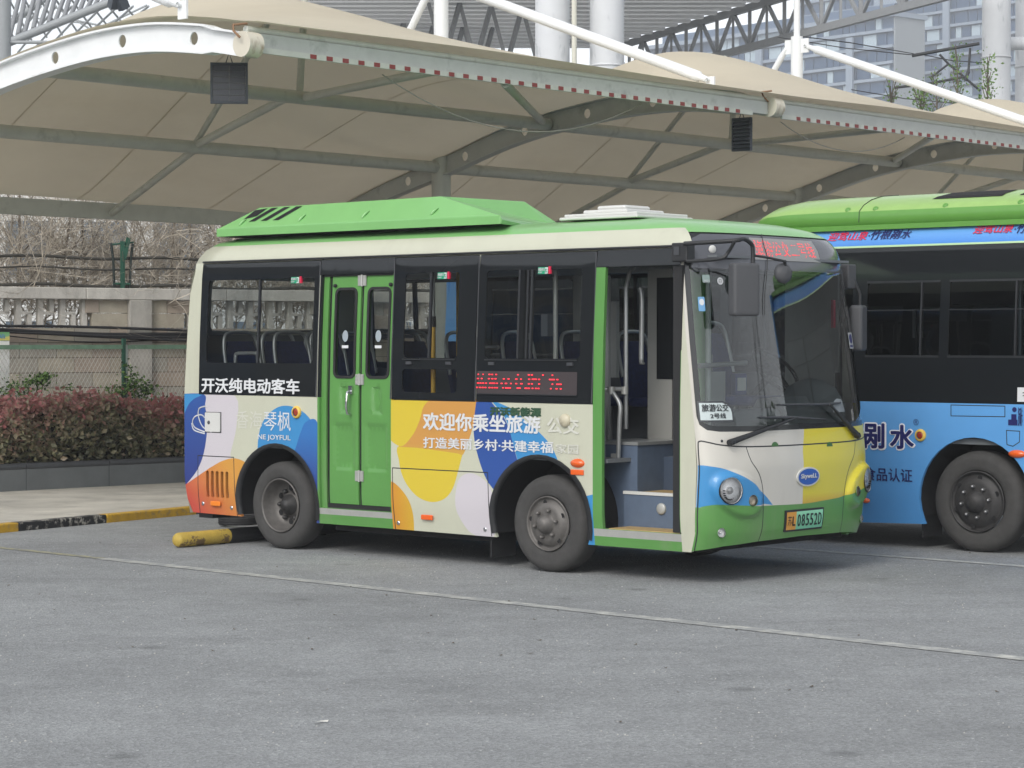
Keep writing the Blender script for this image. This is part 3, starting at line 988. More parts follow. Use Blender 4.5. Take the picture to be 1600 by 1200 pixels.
# ---- windows left side
SURR = mat('window_surround_glass', (0.012, 0.014, 0.016), 0.05, spec=0.4)
SLIDE = mat('window_frame_dark', c(40, 42, 45), 0.4)


def side_window(outline, clears, bars, name='window', lower=None):
    w = plate(name, side_map(.004), outline, [], [SURR], BUS, holes=clears, grid=.12, thick=.012)
    for cl in clears:
        plate('pane', side_map(-.006), cl, [], [GLASS], w, grid=.12)
    for (x, z0, z1, wd) in bars:
        MB().bar(side_map(.0)(x, z0), side_map(.0)(x, z1), wd, .02, up=(1, 0, 0)).build('window_bar', SLIDE, w)
    return w


def ins(p, d=.006): return [(p[0][0] + d, p[0][1] + d), (p[1][0] + d, p[1][1] - d), (p[2][0] - d, p[2][1] - d), (p[3][0] - d, p[3][1] + d)]


w1 = side_window(ins(W1), [rrect(-.95, 1.665, .46, 2.42, .035)], [(-.25, 1.665, 2.42, .022)])
w2 = side_window(ins(W2), [rrect(1.575, 1.72, 2.195, 2.435, .03), rrect(1.565, 1.43, 2.195, 1.625, .035)], [(1.875, 1.72, 2.435, .025)])
w3 = side_window(ins(W3), [rrect(2.50, 1.72, 3.52, 2.435, .035)], [(2.90, 1.72, 2.435, .10), (2.955, 1.72, 2.435, .02), (3.0, 1.72, 2.435, .025)])
for w, x0, x1 in ((w2, 1.62, 2.08), (w3, 2.56, 3.40)):
    for x in (x0, x1): MB().box((x, -.012, 1.665), (x + .06, .006, 1.69)).build('latch', DARKG, w)
    MB().box((x0 - .05, -.006, 1.703), (x1 + .1, .004, 1.712)).build('sill_rail', SLIDE, w)
for x in (.52, 1.435, 2.41, 3.655):
    MB().tube([side_map(.008)(x, 1.37), side_map(.008)(x, 2.56)], .006, 6).build('window_seal', DARKG, BUS)
# emergency exit stickers
for (x, z) in ((.16, 2.375), (2.02 - .07, 2.38), (3.06, 2.40)):
    e = plate('exit_sticker', side_map(.008), [(x, z), (x, z + .055), (x + .105, z + .055), (x + .105, z)], [([(x + .072, z + .003), (x + .072, z + .052), (x + .102, z + .052), (x + .102, z + .003)], 1)], [EXITG, TXTW], BUS, grid=.2)
    lettering('应急出口', side_map(.010), x + .005, z + .026, x + .068, z + .05, TXTW, e, .02)
    lettering('EXIT', side_map(.010), x + .005, z + .008, x + .05, z + .018, TXTW, e, .02)
    f_ = MB()
    for a_, b_ in (((.085, .045), (.083, .03)), ((.083, .03), (.078, .012)), ((.083, .03), (.092, .02)), ((.092, .02), (.09, .01)), ((.085, .04), (.095, .034)), ((.085, .04), (.077, .034))):
        f_.bar(side_map(.011)(x + a_[0], z + a_[1]), side_map(.011)(x + b_[0], z + b_[1]), .006, .001, up=(0, 1, 0))
    f_.build('running_figure', EXITG, e)
    MB().box((x + .115, .03, z - .0), (x + .135, .05, z + .06)).build('emergency_hammer', TXTR, BUS)

# side LED display
LO = [SP(*r3(680, 880)), SP(*r3(1385, 880)), SP(*r3(1385, 1062)), SP(*r3(680, 1062))]
led = plate('route_display', side_map(.007), [(2.412 + .02, 1.425), (2.432, 1.615), (3.50, 1.615), (3.50, 1.425)], [], [LEDB], BUS, grid=.2)
MB().box((2.432, -.014, 1.425), (3.50, -.006, 1.433)).build('display_trim', SLIDE, led)
ld = MB()
rows = {1.588: [(705, 712), (738, 746), (780, 792), (800, 810), (828, 838), (978, 990), (1053, 1066), (1075, 1087), (1152, 1163), (1218, 1228)],
        1.553: [(700, 712), (727, 737), (776, 788), (800, 812), (822, 834), (880, 892), (912, 925), (966, 980), (1000, 1010), (1055, 1068), (1080, 1115), (1125, 1137), (1200, 1240), (1252, 1264)],
        1.516: [(700, 712), (717, 730), (735, 748), (757, 768), (785, 797), (800, 826), (834, 844), (864, 876), (893, 908), (930, 940), (966, 978), (1000, 1016), (1053, 1066), (1075, 1087), (1125, 1137), (1218, 1228), (1250, 1287)],
        1.480: [(694, 706), (715, 727), (733, 745), (752, 764), (780, 792), (800, 812), (820, 828), (834, 844), (875, 885), (895, 934), (975, 1003), (1030, 1050), (1054, 1066), (1080, 1090), (1103, 1114), (1120, 1132), (1207, 1217), (1246, 1258), (1275, 1286)]}
for z, xs in rows.items():
    for a, b in xs:
        u0 = SP(*r3(a, 900))[0]; u1 = SP(*r3(b, 900))[0]
        ld.box((u0, -.010, z - .0045), (u1, -.0085, z + .0045))
ld.build('led_characters', LEDR, led)['kind'] = 'stuff'

# front route display
fd = MB(); rs_ = random.Random(3)
s0, z1_ = FPX_(*r7(505, 200)); s1, z0_ = FPX_(*r7(955, 330))
print('front led', s0, s1, z0_, z1_)
dp = plate('route_display', front_map(.002), [(s0 - .02, z0_ - .03), (s0 - .02, z1_ + .02), (s1 + .06, z1_ + .02), (s1 + .06, z0_ - .03)], [], [LEDF], BUS, grid=.1)
tm = text_mesh('旅游公交二号线', 0)
tv = np.array([tuple(v.co)[:2] for v in tm.vertices]); lo2_ = tv.min(0); hi2_ = tv.max(0)
tv = (tv - lo2_) / (hi2_ - lo2_)
ncol, nrow = 104, 16
gxx, gyy = np.meshgrid((np.arange(ncol) + .5) / ncol, (np.arange(nrow) + .5) / nrow)
lit = np.zeros(gxx.shape, bool).ravel()
for p_ in tm.polygons:
    lit |= pip(gxx.ravel(), gyy.ravel(), [tuple(tv[i]) for i in p_.vertices])
lit = lit.reshape(gxx.shape)
for j in range(nrow):
    for i in range(ncol):
        if lit[j, i] and rs_.random() < (.95 if j % 4 else .35):
            s = s0 + (s1 - s0) * (i + .5) / ncol; z = z0_ + (z1_ - z0_) * (j + .5) / nrow
            a = front_pt(s - .0034, z, .005); b = front_pt(s + .0034, z, .005); zz = Vector((0, 0, .0028))
            fd.add([a - zz, b - zz, b + zz, a + zz], [(0, 1, 2, 3)])
fd.build('led_characters', LEDR, dp)['kind'] = 'stuff'

# ---- rear door: two leaves
rd = empty('door', (0, 0, 0)); rd.parent = BUS
rd['label'] = 'closed green folding rear door'
DG = mat('door_green', pnt(102, 163, 84), 0.35, coat=0.3, var=0.05, vscale=4)


def leaf(x0, x1, gx0, gx1, rr_=.04):
    win = rrect(gx0, 1.555, gx1, 2.31, .045)
    pan = rrect(x0 + .05, .74, x1 - .05, 1.145, .05)
    # pressed panels: recess
    def mp(u, z):
        dx = min(u - (x0 + .05), (x1 - .05) - u); dz = min(z - .74, 1.145 - z)
        d = min(dx, dz); o = 0
        if d > 0: o = -.012 * min(1, d / .02)
        cxm = (x0 + x1) / 2
        dx = min(u - (cxm - .055), (cxm + .055) - u); dz = min(z - 1.235, 1.47 - z); d = min(dx, dz)
        if d > 0: o = -.014 * min(1, d / .018)
        return (u, smi(z, VS) + .03 - o, z)
    ex = [pan, rrect(x0 + .07, .76, x1 - .07, 1.125, .035), rrect((x0 + x1) / 2 - .055, 1.235, (x0 + x1) / 2 + .055, 1.47, .04), rrect((x0 + x1) / 2 - .037, 1.253, (x0 + x1) / 2 + .037, 1.452, .025)]
    l = plate('door_leaf', mp, [(x0, .445), (x0, 2.43), (x1, 2.43), (x1, .445)], [(e_, 0) for e_ in ex], [DG], rd, holes=[win], grid=.05, thick=.03)
    plate('window_gasket', side_map(-.022), rrect(gx0 - .018, 1.537, gx1 + .018, 2.328, .06), [], [RUBBERD], l, holes=[rrect(gx0 + .006, 1.561, gx1 - .006, 2.304, .04)], grid=.2, thick=.012)
    plate('pane', side_map(-.036), rrect(gx0, 1.555, gx1, 2.31, .04), [], [GLASSD], l, grid=.2)
    cxm = (gx0 + gx1) / 2
    st = plate('round_sticker', side_map(-.030), ell(cxm, 1.905, .035, .05), [], [mat('sticker_greyish', c(150, 160, 166), .5)], l, grid=.2)
    plate('sticker', side_map(-.030), [(cxm - .04, 1.80), (cxm - .04, 1.825), (cxm + .04, 1.825), (cxm + .04, 1.80)], [], [TXTW], l, grid=.2)
    return l


leaf(.655, 1.012, .715, .955)
leaf(1.048, 1.408, 1.115, 1.365)
for a_, b_ in ((.985, 1.075), (.612, .665), (1.40, 1.427)):
    plate('door_seal', side_map(-.05), [(a_, .40), (a_, 2.45), (b_, 2.45), (b_, .40)], [], [RUBBERD], rd, grid=.3, gx=.1)
MB().box((.56, .045, .395), (1.425, .07, .446)).build('door_seal', RUBBERD, rd)
plate('door_jamb', side_map(-.025), [(.55, .40), (.55, 2.45), (.618, 2.45), (.618, .40)], [], [GREEN], rd, grid=.3, gx=.1, thick=.02)
MB().box((.56, .06, 2.425), (1.42, .10, 2.45)).build('door_seal', RUBBERD, rd)
hm_ = MB()
for sx in (-1, 1):
    hm_.box((sx * .012 - .0 if sx > 0 else -.05, 0, -.045), (.05 if sx > 0 else -.012, .008, .045))
    for dz in (-.03, 0, .03): hm_.box((sx * .04 - .006, -.004, dz - .006), (sx * .04 + .006, 0, dz + .006))
hm_.tube([(0, 0, -.05), (0, 0, .05)], .010, 8)
h0 = hm_.build('hinge', STEEL, rd, (1.030, smi(2.33, VS) + .018, 2.385))
for z in (1.53, .695): place(h0.data, 'hinge', rd, (1.030, smi(z, VS) + .018, z))
hd = MB(); hd.tube([(.925, .02, 1.43), (.925, -.02, 1.42), (.928, -.03, 1.36), (.922, -.03, 1.30), (.925, -.02, 1.235), (.925, .02, 1.225)], .012, 8)
hd.box((.905, .012, 1.405), (.948, .026, 1.475))
hd.build('handle', CHROME, rd)
for x in (.70, 1.38): MB().lathe([(.016, 0), (.016, .02), (0, .025)], (x, .065, 2.345), (0, -1, 0), 8).build('bump_stop', RUBBERD, rd)

# ---- front door opening: folded leaves at the front, threshold, steps
fd_ = empty('door', (0, 0, 0)); fd_.parent = BUS
fd_['label'] = 'front door folded open with green edge seen end on'
MB().box((4.44, .02, .395), (4.512, .06, 2.435)).build('door_seal', RUBBERD, fd_)
MB().box((4.425, .06, .42), (4.465, .42, 2.42)).build('door_leaf', DG, fd_)
MB().box((4.475, .06, .42), (4.505, .42, 2.42)).build('door_leaf', DG, fd_)
MB().box((4.405, .08, 1.0), (4.424, .40, 2.35)).build('pane', SURR, fd_)
MB().box((4.512, .012, .388), (4.528, .05, 2.44)).build('door_jamb', RUBBERD, fd_)
MB().box((3.80, .03, .36), (4.52, .36, .392)).build('threshold', FLOORI, BUS)
ua = SP(925, 700, .36)[0]; ub = SP(996, 700, .36)[0]; uc = SP(975, 770, .30)[0]
zt_ = SP(996, 692, .36)[1]; zs_ = SP(1047, 772, .30)[1]
MB().box((ua, .36, .36), (ub, .95, zt_ - .02)).build('wheel_box', INTB, BUS)
MB().box((ua, .352, zt_ - .02), (ub + .01, .95, zt_ + .005)).build('ledge', GREYP, BUS)
MB().box((uc, .30, .36), (4.50, .335, zs_ - .018)).build('step_riser', INTB, BUS)
MB().box((uc - .004, .292, zs_ - .018), (4.50, .33, zs_ + .006)).build('step_nosing', WPLAST, BUS)
MB().box((uc, .335, zs_ - .03), (4.50, .70, zs_ - .002)).build('step_tread', FLOORI, BUS)
MB().box((ua, .70, zs_ - .03), (4.56, .74, .93)).build('step_riser', mat('dark_blue_grey_lining', c(58, 70, 88), .7), BUS)
MB().box((ua, .10, .35), (3.80, .36, .362)).build('threshold', INTD, BUS)
MB().lathe([(.045, 0), (.045, .012), (.035, .018), (0, .018)], (SP(1034, 795, .30)[0], .30, SP(1034, 795, .30)[1]), (0, -1, 0), 20).build('step_lamp', STEEL, BUS)

# ---- interior
MB().box((-1.15, .06, .90), (3.76, W - .06, .93)).build('floor', INTD, BUS)
MB().box((3.76, .74, .90), (4.75, W - .08, .93)).build('floor', INTD, BUS)
MB().box((-1.1, .12, 2.56), (4.4, W - .12, 2.575)).build('ceiling', INTW, BUS)
for y0 in (.16, W - .42):
    MB().box((-1.0, y0, 2.46), (3.5, y0 + .26, 2.56)).build('air_duct', INTW, BUS)
MB().box((-1.14, .1, .93), (-1.10, W - .1, 1.92)).build('rear_lining', INTD, BUS)
for u0, u1 in ((-1.1, .54), (1.45, 3.74)):
    MB().box((u0, .045, .93), (u1, .06, 1.37)).build('wall_lining', INTD, BUS)
MB().box((-1.1, W - .06, .93), (4.4, W - .045, 1.6)).build('wall_lining', INTD, BUS)
se = empty('seat', (0, 0, .93)); se.parent = BUS
sb = MB(); sb.box((-.20, -.21, .36), (.22, .21, .44)); cu1 = sb.build('seat_cushion', SEAT, se, bevel=.03)
bk = [(-.20, .42), (-.24, .60), (-.29, .80), (-.31, .93)]
sb = MB()
for (a, b) in zip(bk, bk[1:]):
    wa = .20 if a[1] < .85 else .17; wb = .20 if b[1] < .85 else .15
    sb.add([(a[0], -wa, a[1]), (a[0], wa, a[1]), (b[0], wb, b[1]), (b[0], -wb, b[1]), (a[0] - .05, -wa, a[1]), (a[0] - .05, wa, a[1]), (b[0] - .05, wb, b[1]), (b[0] - .05, -wb, b[1])], [(0, 1, 2, 3), (7, 6, 5, 4), (0, 3, 7, 4), (2, 1, 5, 6), (3, 2, 6, 7), (1, 0, 4, 5)])
sb.build('seat_back', SEAT, se)
hp = sm([(-.25, -.215, .62), (-.29, -.215, .80), (-.315, -.20, .93), (-.325, -.15, 1.0), (-.33, 0, 1.015), (-.325, .15, 1.0), (-.315, .20, .93), (-.29, .215, .80), (-.25, .215, .62)], 3, False)
MB().tube(hp, .017, 8).build('seat_handle', GREYP, se)
MB().tube([(0, -.1, 0), (0, -.1, .36)], .025, 6).tube([(0, .1, 0), (0, .1, .36)], .025, 6).build('seat_leg', GREYP, se)
seats = [(-.55, .35), (-.55, .82), (.13, .35), (.13, .80), (-.55, 1.38), (-.55, 1.85), (.13, 1.85), (.85, 1.85), (1.55, 1.85), (2.25, 1.85), (2.9, 1.85), (1.68, .33)]
for i, (u, v) in enumerate(seats):
    s_ = se if i == 0 else copy_tree(se)
    s_.parent = BUS; s_.location = (u, v, .93)


def rail(pts, m, r=.017, name='handrail'): MB().tube(pts, r, 8).build(name, m, BUS)


rail(sm([(-.72, .16, 1.35), (-.72, .16, 1.70), (-.70, .16, 1.745), (-.62, .16, 1.75), (-.45, .16, 1.75), (-.42, .16, 1.73), (-.41, .16, 1.35)], 3, False), GREYP)
rail([(1.78, .16, .93), (1.78, .16, 1.98)], YELP, .02)
rail([(1.78, .16, 1.98), (1.78, .16, 2.07)], BLACKP, .024)
rail([(1.78, .16, 2.07), (1.78, .16, 2.5)], GREYP, .016)
rail([(1.90, .5, .93), (1.90, .5, 2.55)], GREYP, .018)
rail([(1.92, .35, 1.79), (2.35, .35, 1.81)], GREYP, .018)
rail([(3.30, .45, .93), (3.30, .45, 2.55)], GREYP, .018)
rail([(0.62, .5, .93), (0.62, .5, 2.55)], GREYP, .018)
MB().box((2.0, .35, .93), (2.45, .65, 1.60)).build('equipment_cabinet', INTW, BUS)
MB().box((2.95, .70, 1.0), (3.25, .73, 2.4)).build('partition', mat('pale_partition', c(150, 153, 152), .6), BUS)
MB().box((2.55, 1.3, 1.55), (2.85, 1.34, 2.2)).build('notice_panel', INTW, BUS)
MB().tube([(3.02, .3, .93), (3.02, .3, 2.5)], .02, 8).build('handrail', STEEL, BUS)
MB().box((2.88, .28, 1.9), (2.95, .36, 2.08)).build('card_reader', INTD, BUS)
rail([(.62, W - .5, .93), (.62, W - .5, 2.55)], YELP, .018)
# curtain / blue panel hanging beyond, and pale pillar trims on the far side
for k in range(5):
    MB().box((-.98 + k * 1.37 - .08, W - .1, 1.6), (-.98 + k * 1.37 + .05, W - .07, 2.5)).build('window_pillar_trim', INTW, BUS)
# front entrance rails
gp = lambda px, py, v: (*[SP(px, py, v)[0]], v, SP(px, py, v)[1])
rail([gp(978, 670, .45), gp(978, 605, .45), gp(978, 450, .45), gp(984, 425, .5), gp(990, 418, .6)], GREYP, .018)
p = sm([gp(938, 620, .25), gp(940, 610, .25), gp(948, 608, .27), gp(975, 608, .4)], 3, False)
rail(p, GREYP, .019)
p = sm([gp(955, 610, .28), gp(962, 620, .28), gp(969, 634, .28), gp(968, 660, .28), gp(966, 715, .30)], 4, False)
rail(p, GREYP, .019)
for q in (gp(955, 610, .28), gp(976, 610, .40)):
    MB().lathe([(.03, -.03), (.03, .03)], q, (0, 0, 1), 10).build('rail_clamp', STEEL, BUS)
q = gp(962, 713, .31)
MB().box((q[0] - .05, q[1], q[2] - .018), (q[0] + .03, q[1] + .03, q[2] + .02)).build('rail_clamp', STEEL, BUS)
rail(sm([gp(1000, 450, .62), gp(1003, 470, .62), gp(1002, 560, .62), gp(1004, 566, .62)], 3, False), GREYP, .02)
# partition beside the entrance, driver's cab
MB().box((3.95, .75, .93), (3.98, 1.15, 1.75)).build('partition', INTD, BUS)
MB().box((4.30, .70, .66), (4.62, .74, 1.0)).build('kick_panel', INTB, BUS)
MB().box((4.0, W - .075, 1.0), (4.5, W - .06, 2.4)).build('cab_lining', INTW, BUS)
pu0 = SP(1012, 500, .95)[0]; pu1 = SP(1050, 500, .95)[0]
cabp = MB(); cabp.box((pu0, .95, .95), (pu1, .98, 2.45)); cabp.build('cab_partition', mat('cab_panel_grey', c(148, 148, 144), .6), BUS)
MB().box((pu0 + .10, .942, 1.55), (pu1 + .05, .949, 2.38)).build('cab_window', SURR, BUS)
ds = copy_tree(se); ds.parent = BUS; ds.location = (3.95, 1.62, .95); ds.scale = (1.15, 1.15, 1.05); ds.name = 'driver_seat'
DASH = mat('dashboard_grey', c(120, 126, 130), 0.6, bump=.1, bscale=120)
db = MB()
for (pts_, v0, v1) in (([(4.42, 1.25), (4.52, 1.40), (4.72, 1.42), (4.80, 1.32), (4.80, 1.0), (4.5, .93)], 1.0, W - .38), ([(4.55, 1.2), (4.62, 1.33), (4.74, 1.33), (4.78, 1.25), (4.78, 1.0), (4.55, .93)], .38, 1.0), ([(4.42, 1.25), (4.52, 1.38), (4.62, 1.36), (4.62, 1.0), (4.5, .93)], W - .38, W - .08)):
    n = len(pts_)
    db.add([(a, v0, b) for a, b in pts_] + [(a, v1, b) for a, b in pts_], [tuple(range(n)), tuple(reversed(range(n, 2 * n)))] + [(i, i + n, (i + 1) % n + n, (i + 1) % n) for i in range(n)])
dbo = db.build('dashboard', DASH, BUS, bevel=.02)
ih = MB(); ih.lathe([(0, .22), (.10, .20), (.2, .14), (.26, .04), (.28, -.05)], (4.62, 1.62, 1.34), (0, 0, 1), 24); ih.build('instrument_hood', DASH, BUS)
sw = empty('steering_wheel', (4.30, 1.58, 1.62)); sw.parent = BUS; sw.rotation_euler = (0, math.radians(48), 0)
MB().tube([(.23 * math.cos(2 * PI * k / 28), .23 * math.sin(2 * PI * k / 28), 0) for k in range(29)], .016, 8, cap=False).build('wheel_ring', RUBBERD, sw)
MB().bar((-.22, 0, 0), (.22, 0, 0), .035, .02).bar((0, -.22, 0), (0, 0, 0), .035, .02).lathe([(.06, -.02), (.06, .02), (0, .025)], (0, 0, 0), (0, 0, 1), 16).tube([(0, 0, -.02), (0, 0, -.4)], .03, 8).build('spoke', RUBBERD, sw)
# ticket machine screen, horizontal rail behind the windscreen
tq = empty('ticket_machine', (4.62, .62, 1.52)); tq.parent = BUS
MB().box((-.02, -.075, -.08), (.03, .075, .09)).build('machine_case', mat('blue_plastic', c(30, 52, 120), .4), tq, bevel=.01)
MB().box((.031, -.055, -.045), (.034, .055, .055)).build('screen', WPLAST, tq)
a = front_pt(.12, 1.67, -.14); b = front_pt(.78, 1.69, -.20)
MB().tube([a, b], .019, 8).build('handrail', GREYP, BUS)
MB().tube([(4.55, .32, 1.0), (4.55, .32, 2.4)], .022, 8).build('handrail', INTW, BUS)
MB().box((4.40, .14, 1.15), (4.43, .34, 2.42)).build('door_motor_cover', INTW, BUS)
MB().box((4.36, .45, 1.30), (4.40, .75, 1.62)).build('ticket_box', INTW, BUS)
MB().box((4.56, 2.0, 1.97), (4.585, 2.03, 2.2)).build('red_strap', TXTR, BUS)
sa = front_pt(SL - .30, 1.79, .003)
plate('sticker', front_map(.003), [(SL - .34, 1.80), (SL - .34, 1.93), (SL - .22, 1.93), (SL - .22, 1.80)], [(ell(SL - .28, 1.88, .045, .04), 1), ([(SL - .325, 1.81), (SL - .325, 1.83), (SL - .235, 1.83), (SL - .235, 1.81)], 1)], [INTW, TXTN], BUS, grid=.1)

# windscreen stickers and line board
bd = [FPX_(*r8(*p)) for p in [(115, 152), (358, 285)]]
(b0, bz1), (b1, bz0) = bd
print('board', bd)
lb = plate('line_board', front_map(.003), [(b0, bz0), (b0, bz1)] + [(b1 - .09, bz1), (b1 - .04, bz1 - .015), (b1 - .01, bz1 - .05), (b1, bz1 - .09)] + [(b1, bz0)], [([(b0 + .014, bz0 + .014), (b0 + .014, bz1 - .014), (b1 - .095, bz1 - .014), (b1 - .05, bz1 - .03), (b1 - .022, bz1 - .06), (b1 - .014, bz1 - .09), (b1 - .014, bz0 + .014)], 1)], [DARKG, mat('board_white', pnt(214, 226, 226), .5)], BUS, grid=.05)
hgt = bz1 - bz0
lettering('旅游公交', front_map(.006), b0 + .03, bz0 + hgt * .50, b1 - .045, bz1 - hgt * .14, TXTK, lb, .02)
lettering('2号线', front_map(.006), b0 + .09, bz0 + hgt * .17, b1 - .075, bz0 + hgt * .42, TXTK, lb, .02)
s_, z_ = FPX_(*r7(288, 485))
rs2 = plate('round_sticker', front_map(.003), ell(s_, z_, .03, .028), [], [TXTW], BUS, grid=.1)
lettering('口', front_map(.005), s_ - .012, z_ - .012, s_ + .012, z_ + .012, TXTK, rs2, .0)
s_, z_ = FPX_(*r7(192, 478)); 
ps = plate('permit_sticker', front_map(.003), rrect(s_ - .035, z_ - .02, s_ + .03, z_ + .04, .008), [], [mat('sticker_grey', c(150, 170, 165), .5)], BUS, grid=.1)
lettering('2021', front_map(.005), s_ - .028, z_ - .016, s_ + .024, z_ + .002, TXTW, ps, .02)
s_, z_ = FPX_(*r7(160, 640))
plate('sticker', front_map(.003), rrect(s_ - .03, z_ - .06, s_ + .025, z_ + .05, .008), [(ell(s_, z_ + .01, .02, .025), 1)], [mat('sticker_blue', c(110, 160, 200), .5), TXTW], BUS, grid=.1)
s_, z_ = FPX_(*r7(233, 265))
MB().lathe([(.032, -.002), (.032, .006), (.025, .012), (0, .014)], front_pt(s_, z_, .0), front_pt(s_, z_, .1) - front_pt(s_, z_, 0), 20).build('round_clearance_lamp', WPLAST, BUS)

# ---- lamps at the front
HLCH = mat('lamp_reflector', c(246, 247, 248), .2, metal=.0, spec=.8, var=.12, vscale=45)
for i, ((s_, z_), r) in enumerate(HLP):
    p0 = front_map(0, True)(s_, z_)
    nrm = (Vector((1, (s_ - SL / 2) * .35, .05))).normalized()
    e = empty('headlight' if r > .06 else ('indicator_lamp' if r > .033 else 'fog_lamp'), p0); e.parent = BUS
    hb = MB()
    hb.lathe([(r, .004), (r * .96, -.01), (r * .8, -.020), (r * .5, -.030), (r * .3, -.032)], (0, 0, 0), nrm, 28)
    hb.build('reflector', HLCH if r != .042 else mat('amber_grey_lens', c(170, 160, 140), .3), e)
    if r != .042:
        MB().lathe([(r * .30, -.033), (r * .28, -.012), (r * .18, -.004), (0, .0)], (0, 0, 0), nrm, 18).build('bulb', mat('projector_glass', c(205, 205, 205), .1, metal=.2), e)
        if r > .06:
            rb = MB()
            for k in range(12):
                a = PI + PI * k / 12
                rb.lathe([(.006, -.03), (.006, -.01), (0, -.008)], Vector((0, math.cos(a) * r * .72, math.sin(a) * r * .72)), nrm, 6)
            rb.build('led_dots', DARKG, e)
    else:
        MB().lathe([(r * .98, -.03), (0, -.028)], (0, 0, 0), nrm, 18).build('lens', mat('amber_grey_lens', c(170, 160, 140), .3), e)
    MB().lathe([(r * .99, .0), (r * .8, .010), (r * .4, .018), (0, .02)], (0, 0, 0), nrm, 24).build('lens', GLASSH, e)
    MB().lathe([(r * 1.0, -.02), (r * 1.07, .004), (r * 1.09, .0)], (0, 0, 0), nrm, 28).build('lamp_ring', GREEN if r < .06 else BLACKP, e)

# number plate, maker's badge
pp = [FPX_(*r8(*p)) for p in [(680, 1005), (925, 865)]]
(ps0, pz0), (ps1, pz1) = pp
print('plate', pp)
pc = (ps0 + ps1) / 2
pz0 = .385; pz1 = .525
np_ = empty('number_plate', (0, 0, 0)); np_.parent = BUS
plate('plate_frame', front_map(.012), rrect(ps0 - .015, pz0 - .015, ps1 + .015, pz1 + .015, .006), [], [BLACKP], np_, grid=.05, thick=.012)
xs_ = ps0 + (ps1 - ps0) * .26
plate('plate_face', front_map(.0145), rrect(ps0, pz0, ps1, pz1, .006), [([(ps0 - .01, pz0 - .01), (ps0 - .01, pz1 + .01), (xs_, pz1 + .01), (xs_, pz0 - .01)], 1)], [mat('plate_mint', pnt(124, 206, 168), .4, grad=((0, 0, 1), .38, .54, c(150, 216, 180))), mat('plate_orange', pnt(232, 168, 76), .4)], np_, grid=.05)
ph = pz1 - pz0
lettering('苏', front_map(.017), ps0 + .012, pz0 + ph * .25, ps0 + (ps1 - ps0) * .13, pz1 - ph * .22, TXTK, np_, .0)
lettering('L', front_map(.017), ps0 + (ps1 - ps0) * .15, pz0 + ph * .22, ps0 + (ps1 - ps0) * .23, pz1 - ph * .25, TXTK, np_, .02)
for k, ch in enumerate('08552D'):
    wch = (ps1 - ps0) * .70 / 6
    x = ps0 + (ps1 - ps0) * .285 + k * wch
    lettering(ch, front_map(.017), x, pz0 + ph * .16, x + wch * .76, pz1 - ph * .16, TXTK, np_, .01)
# recess lip round the plate
ls, lz = FPX_(*r8(832, 640))
lg = empty('badge', (0, 0, 0)); lg.parent = BUS
plate('badge_rim', front_map(.014), ell(ls, lz, .155, .076), [], [WPLAST], lg, grid=.05, thick=.012)
plate('badge_face', front_map(.0165), ell(ls, lz, .140, .064), [], [mat('badge_blue', pnt(42, 92, 188), .3, coat=.5)], lg, grid=.05)
lettering('SkyweLL', front_map(.019), ls - .112, lz - .022, ls + .112, lz + .026, TXTW, lg, .03)
for px_ in (622, 975):
    q = FPX_(*r8(px_, 430))
    plate('hood_latch', front_map(.003), [(q[0] + .045 * math.cos(PI * k / 10), q[1] - .018 + .036 * math.sin(PI * k / 10)) for k in range(11)], [], [mat('latch_green', c(62, 104, 56), .5)], BUS, grid=.05)
# small black keyhole left of the latches
q = FPX_(*r8(280, 410)); MB().lathe([(.011, 0), (.009, .006), (0, .007)], front_pt(*q), (1, -.6, 0), 10).build('keyhole', BLACKP, BUS)

# wipers
def wiper(base, elbow, b0_, b1_):
    e = empty('wiper', (0, 0, 0)); e.parent = BUS
    p0 = front_pt(*FPX_(*r8(*base)), .03); p1 = front_pt(*FPX_(*r8(*elbow)), .05)
    MB().lathe([(.022, -.02), (.022, .02), (.01, .025), (0, .025)], p0, front_pt(*FPX_(*r8(*base)), .1) - front_pt(*FPX_(*r8(*base)), 0), 12).build('pivot', BLACKP, e)
    MB().tube([p0 + (p0 - p1) * .04, p0 + (p1 - p0) * .25, p1], .012, 8, rs=[.026, .02, .009]).build('arm', BLACKP, e)
    q0 = front_pt(*FPX_(*r8(*b0_)), .012); q1 = front_pt(*FPX_(*r8(*b1_)), .012)
    qm = front_pt(*FPX_(*r8(*elbow)), .022)
    MB().tube([q0, (q0 + qm) / 2, qm, (q1 + qm) / 2, q1], .008, 6, rs=[.006, .011, .014, .011, .006]).build('blade', DARKG, e)


wiper((330, 415), (735, 258), (520, 256), (945, 270))
wiper((1135, 372), (945, 172), (645, 174), (1040, 162))

MB().tube(sm([tuple(front_pt(*FPX_(*r7(*p)), .006)) for p in ((572, 160), (585, 230), (612, 330), (603, 480), (592, 600), (595, 720))], 4, False), .0035, 5).build('hanging_wire', BLACKP, BUS)
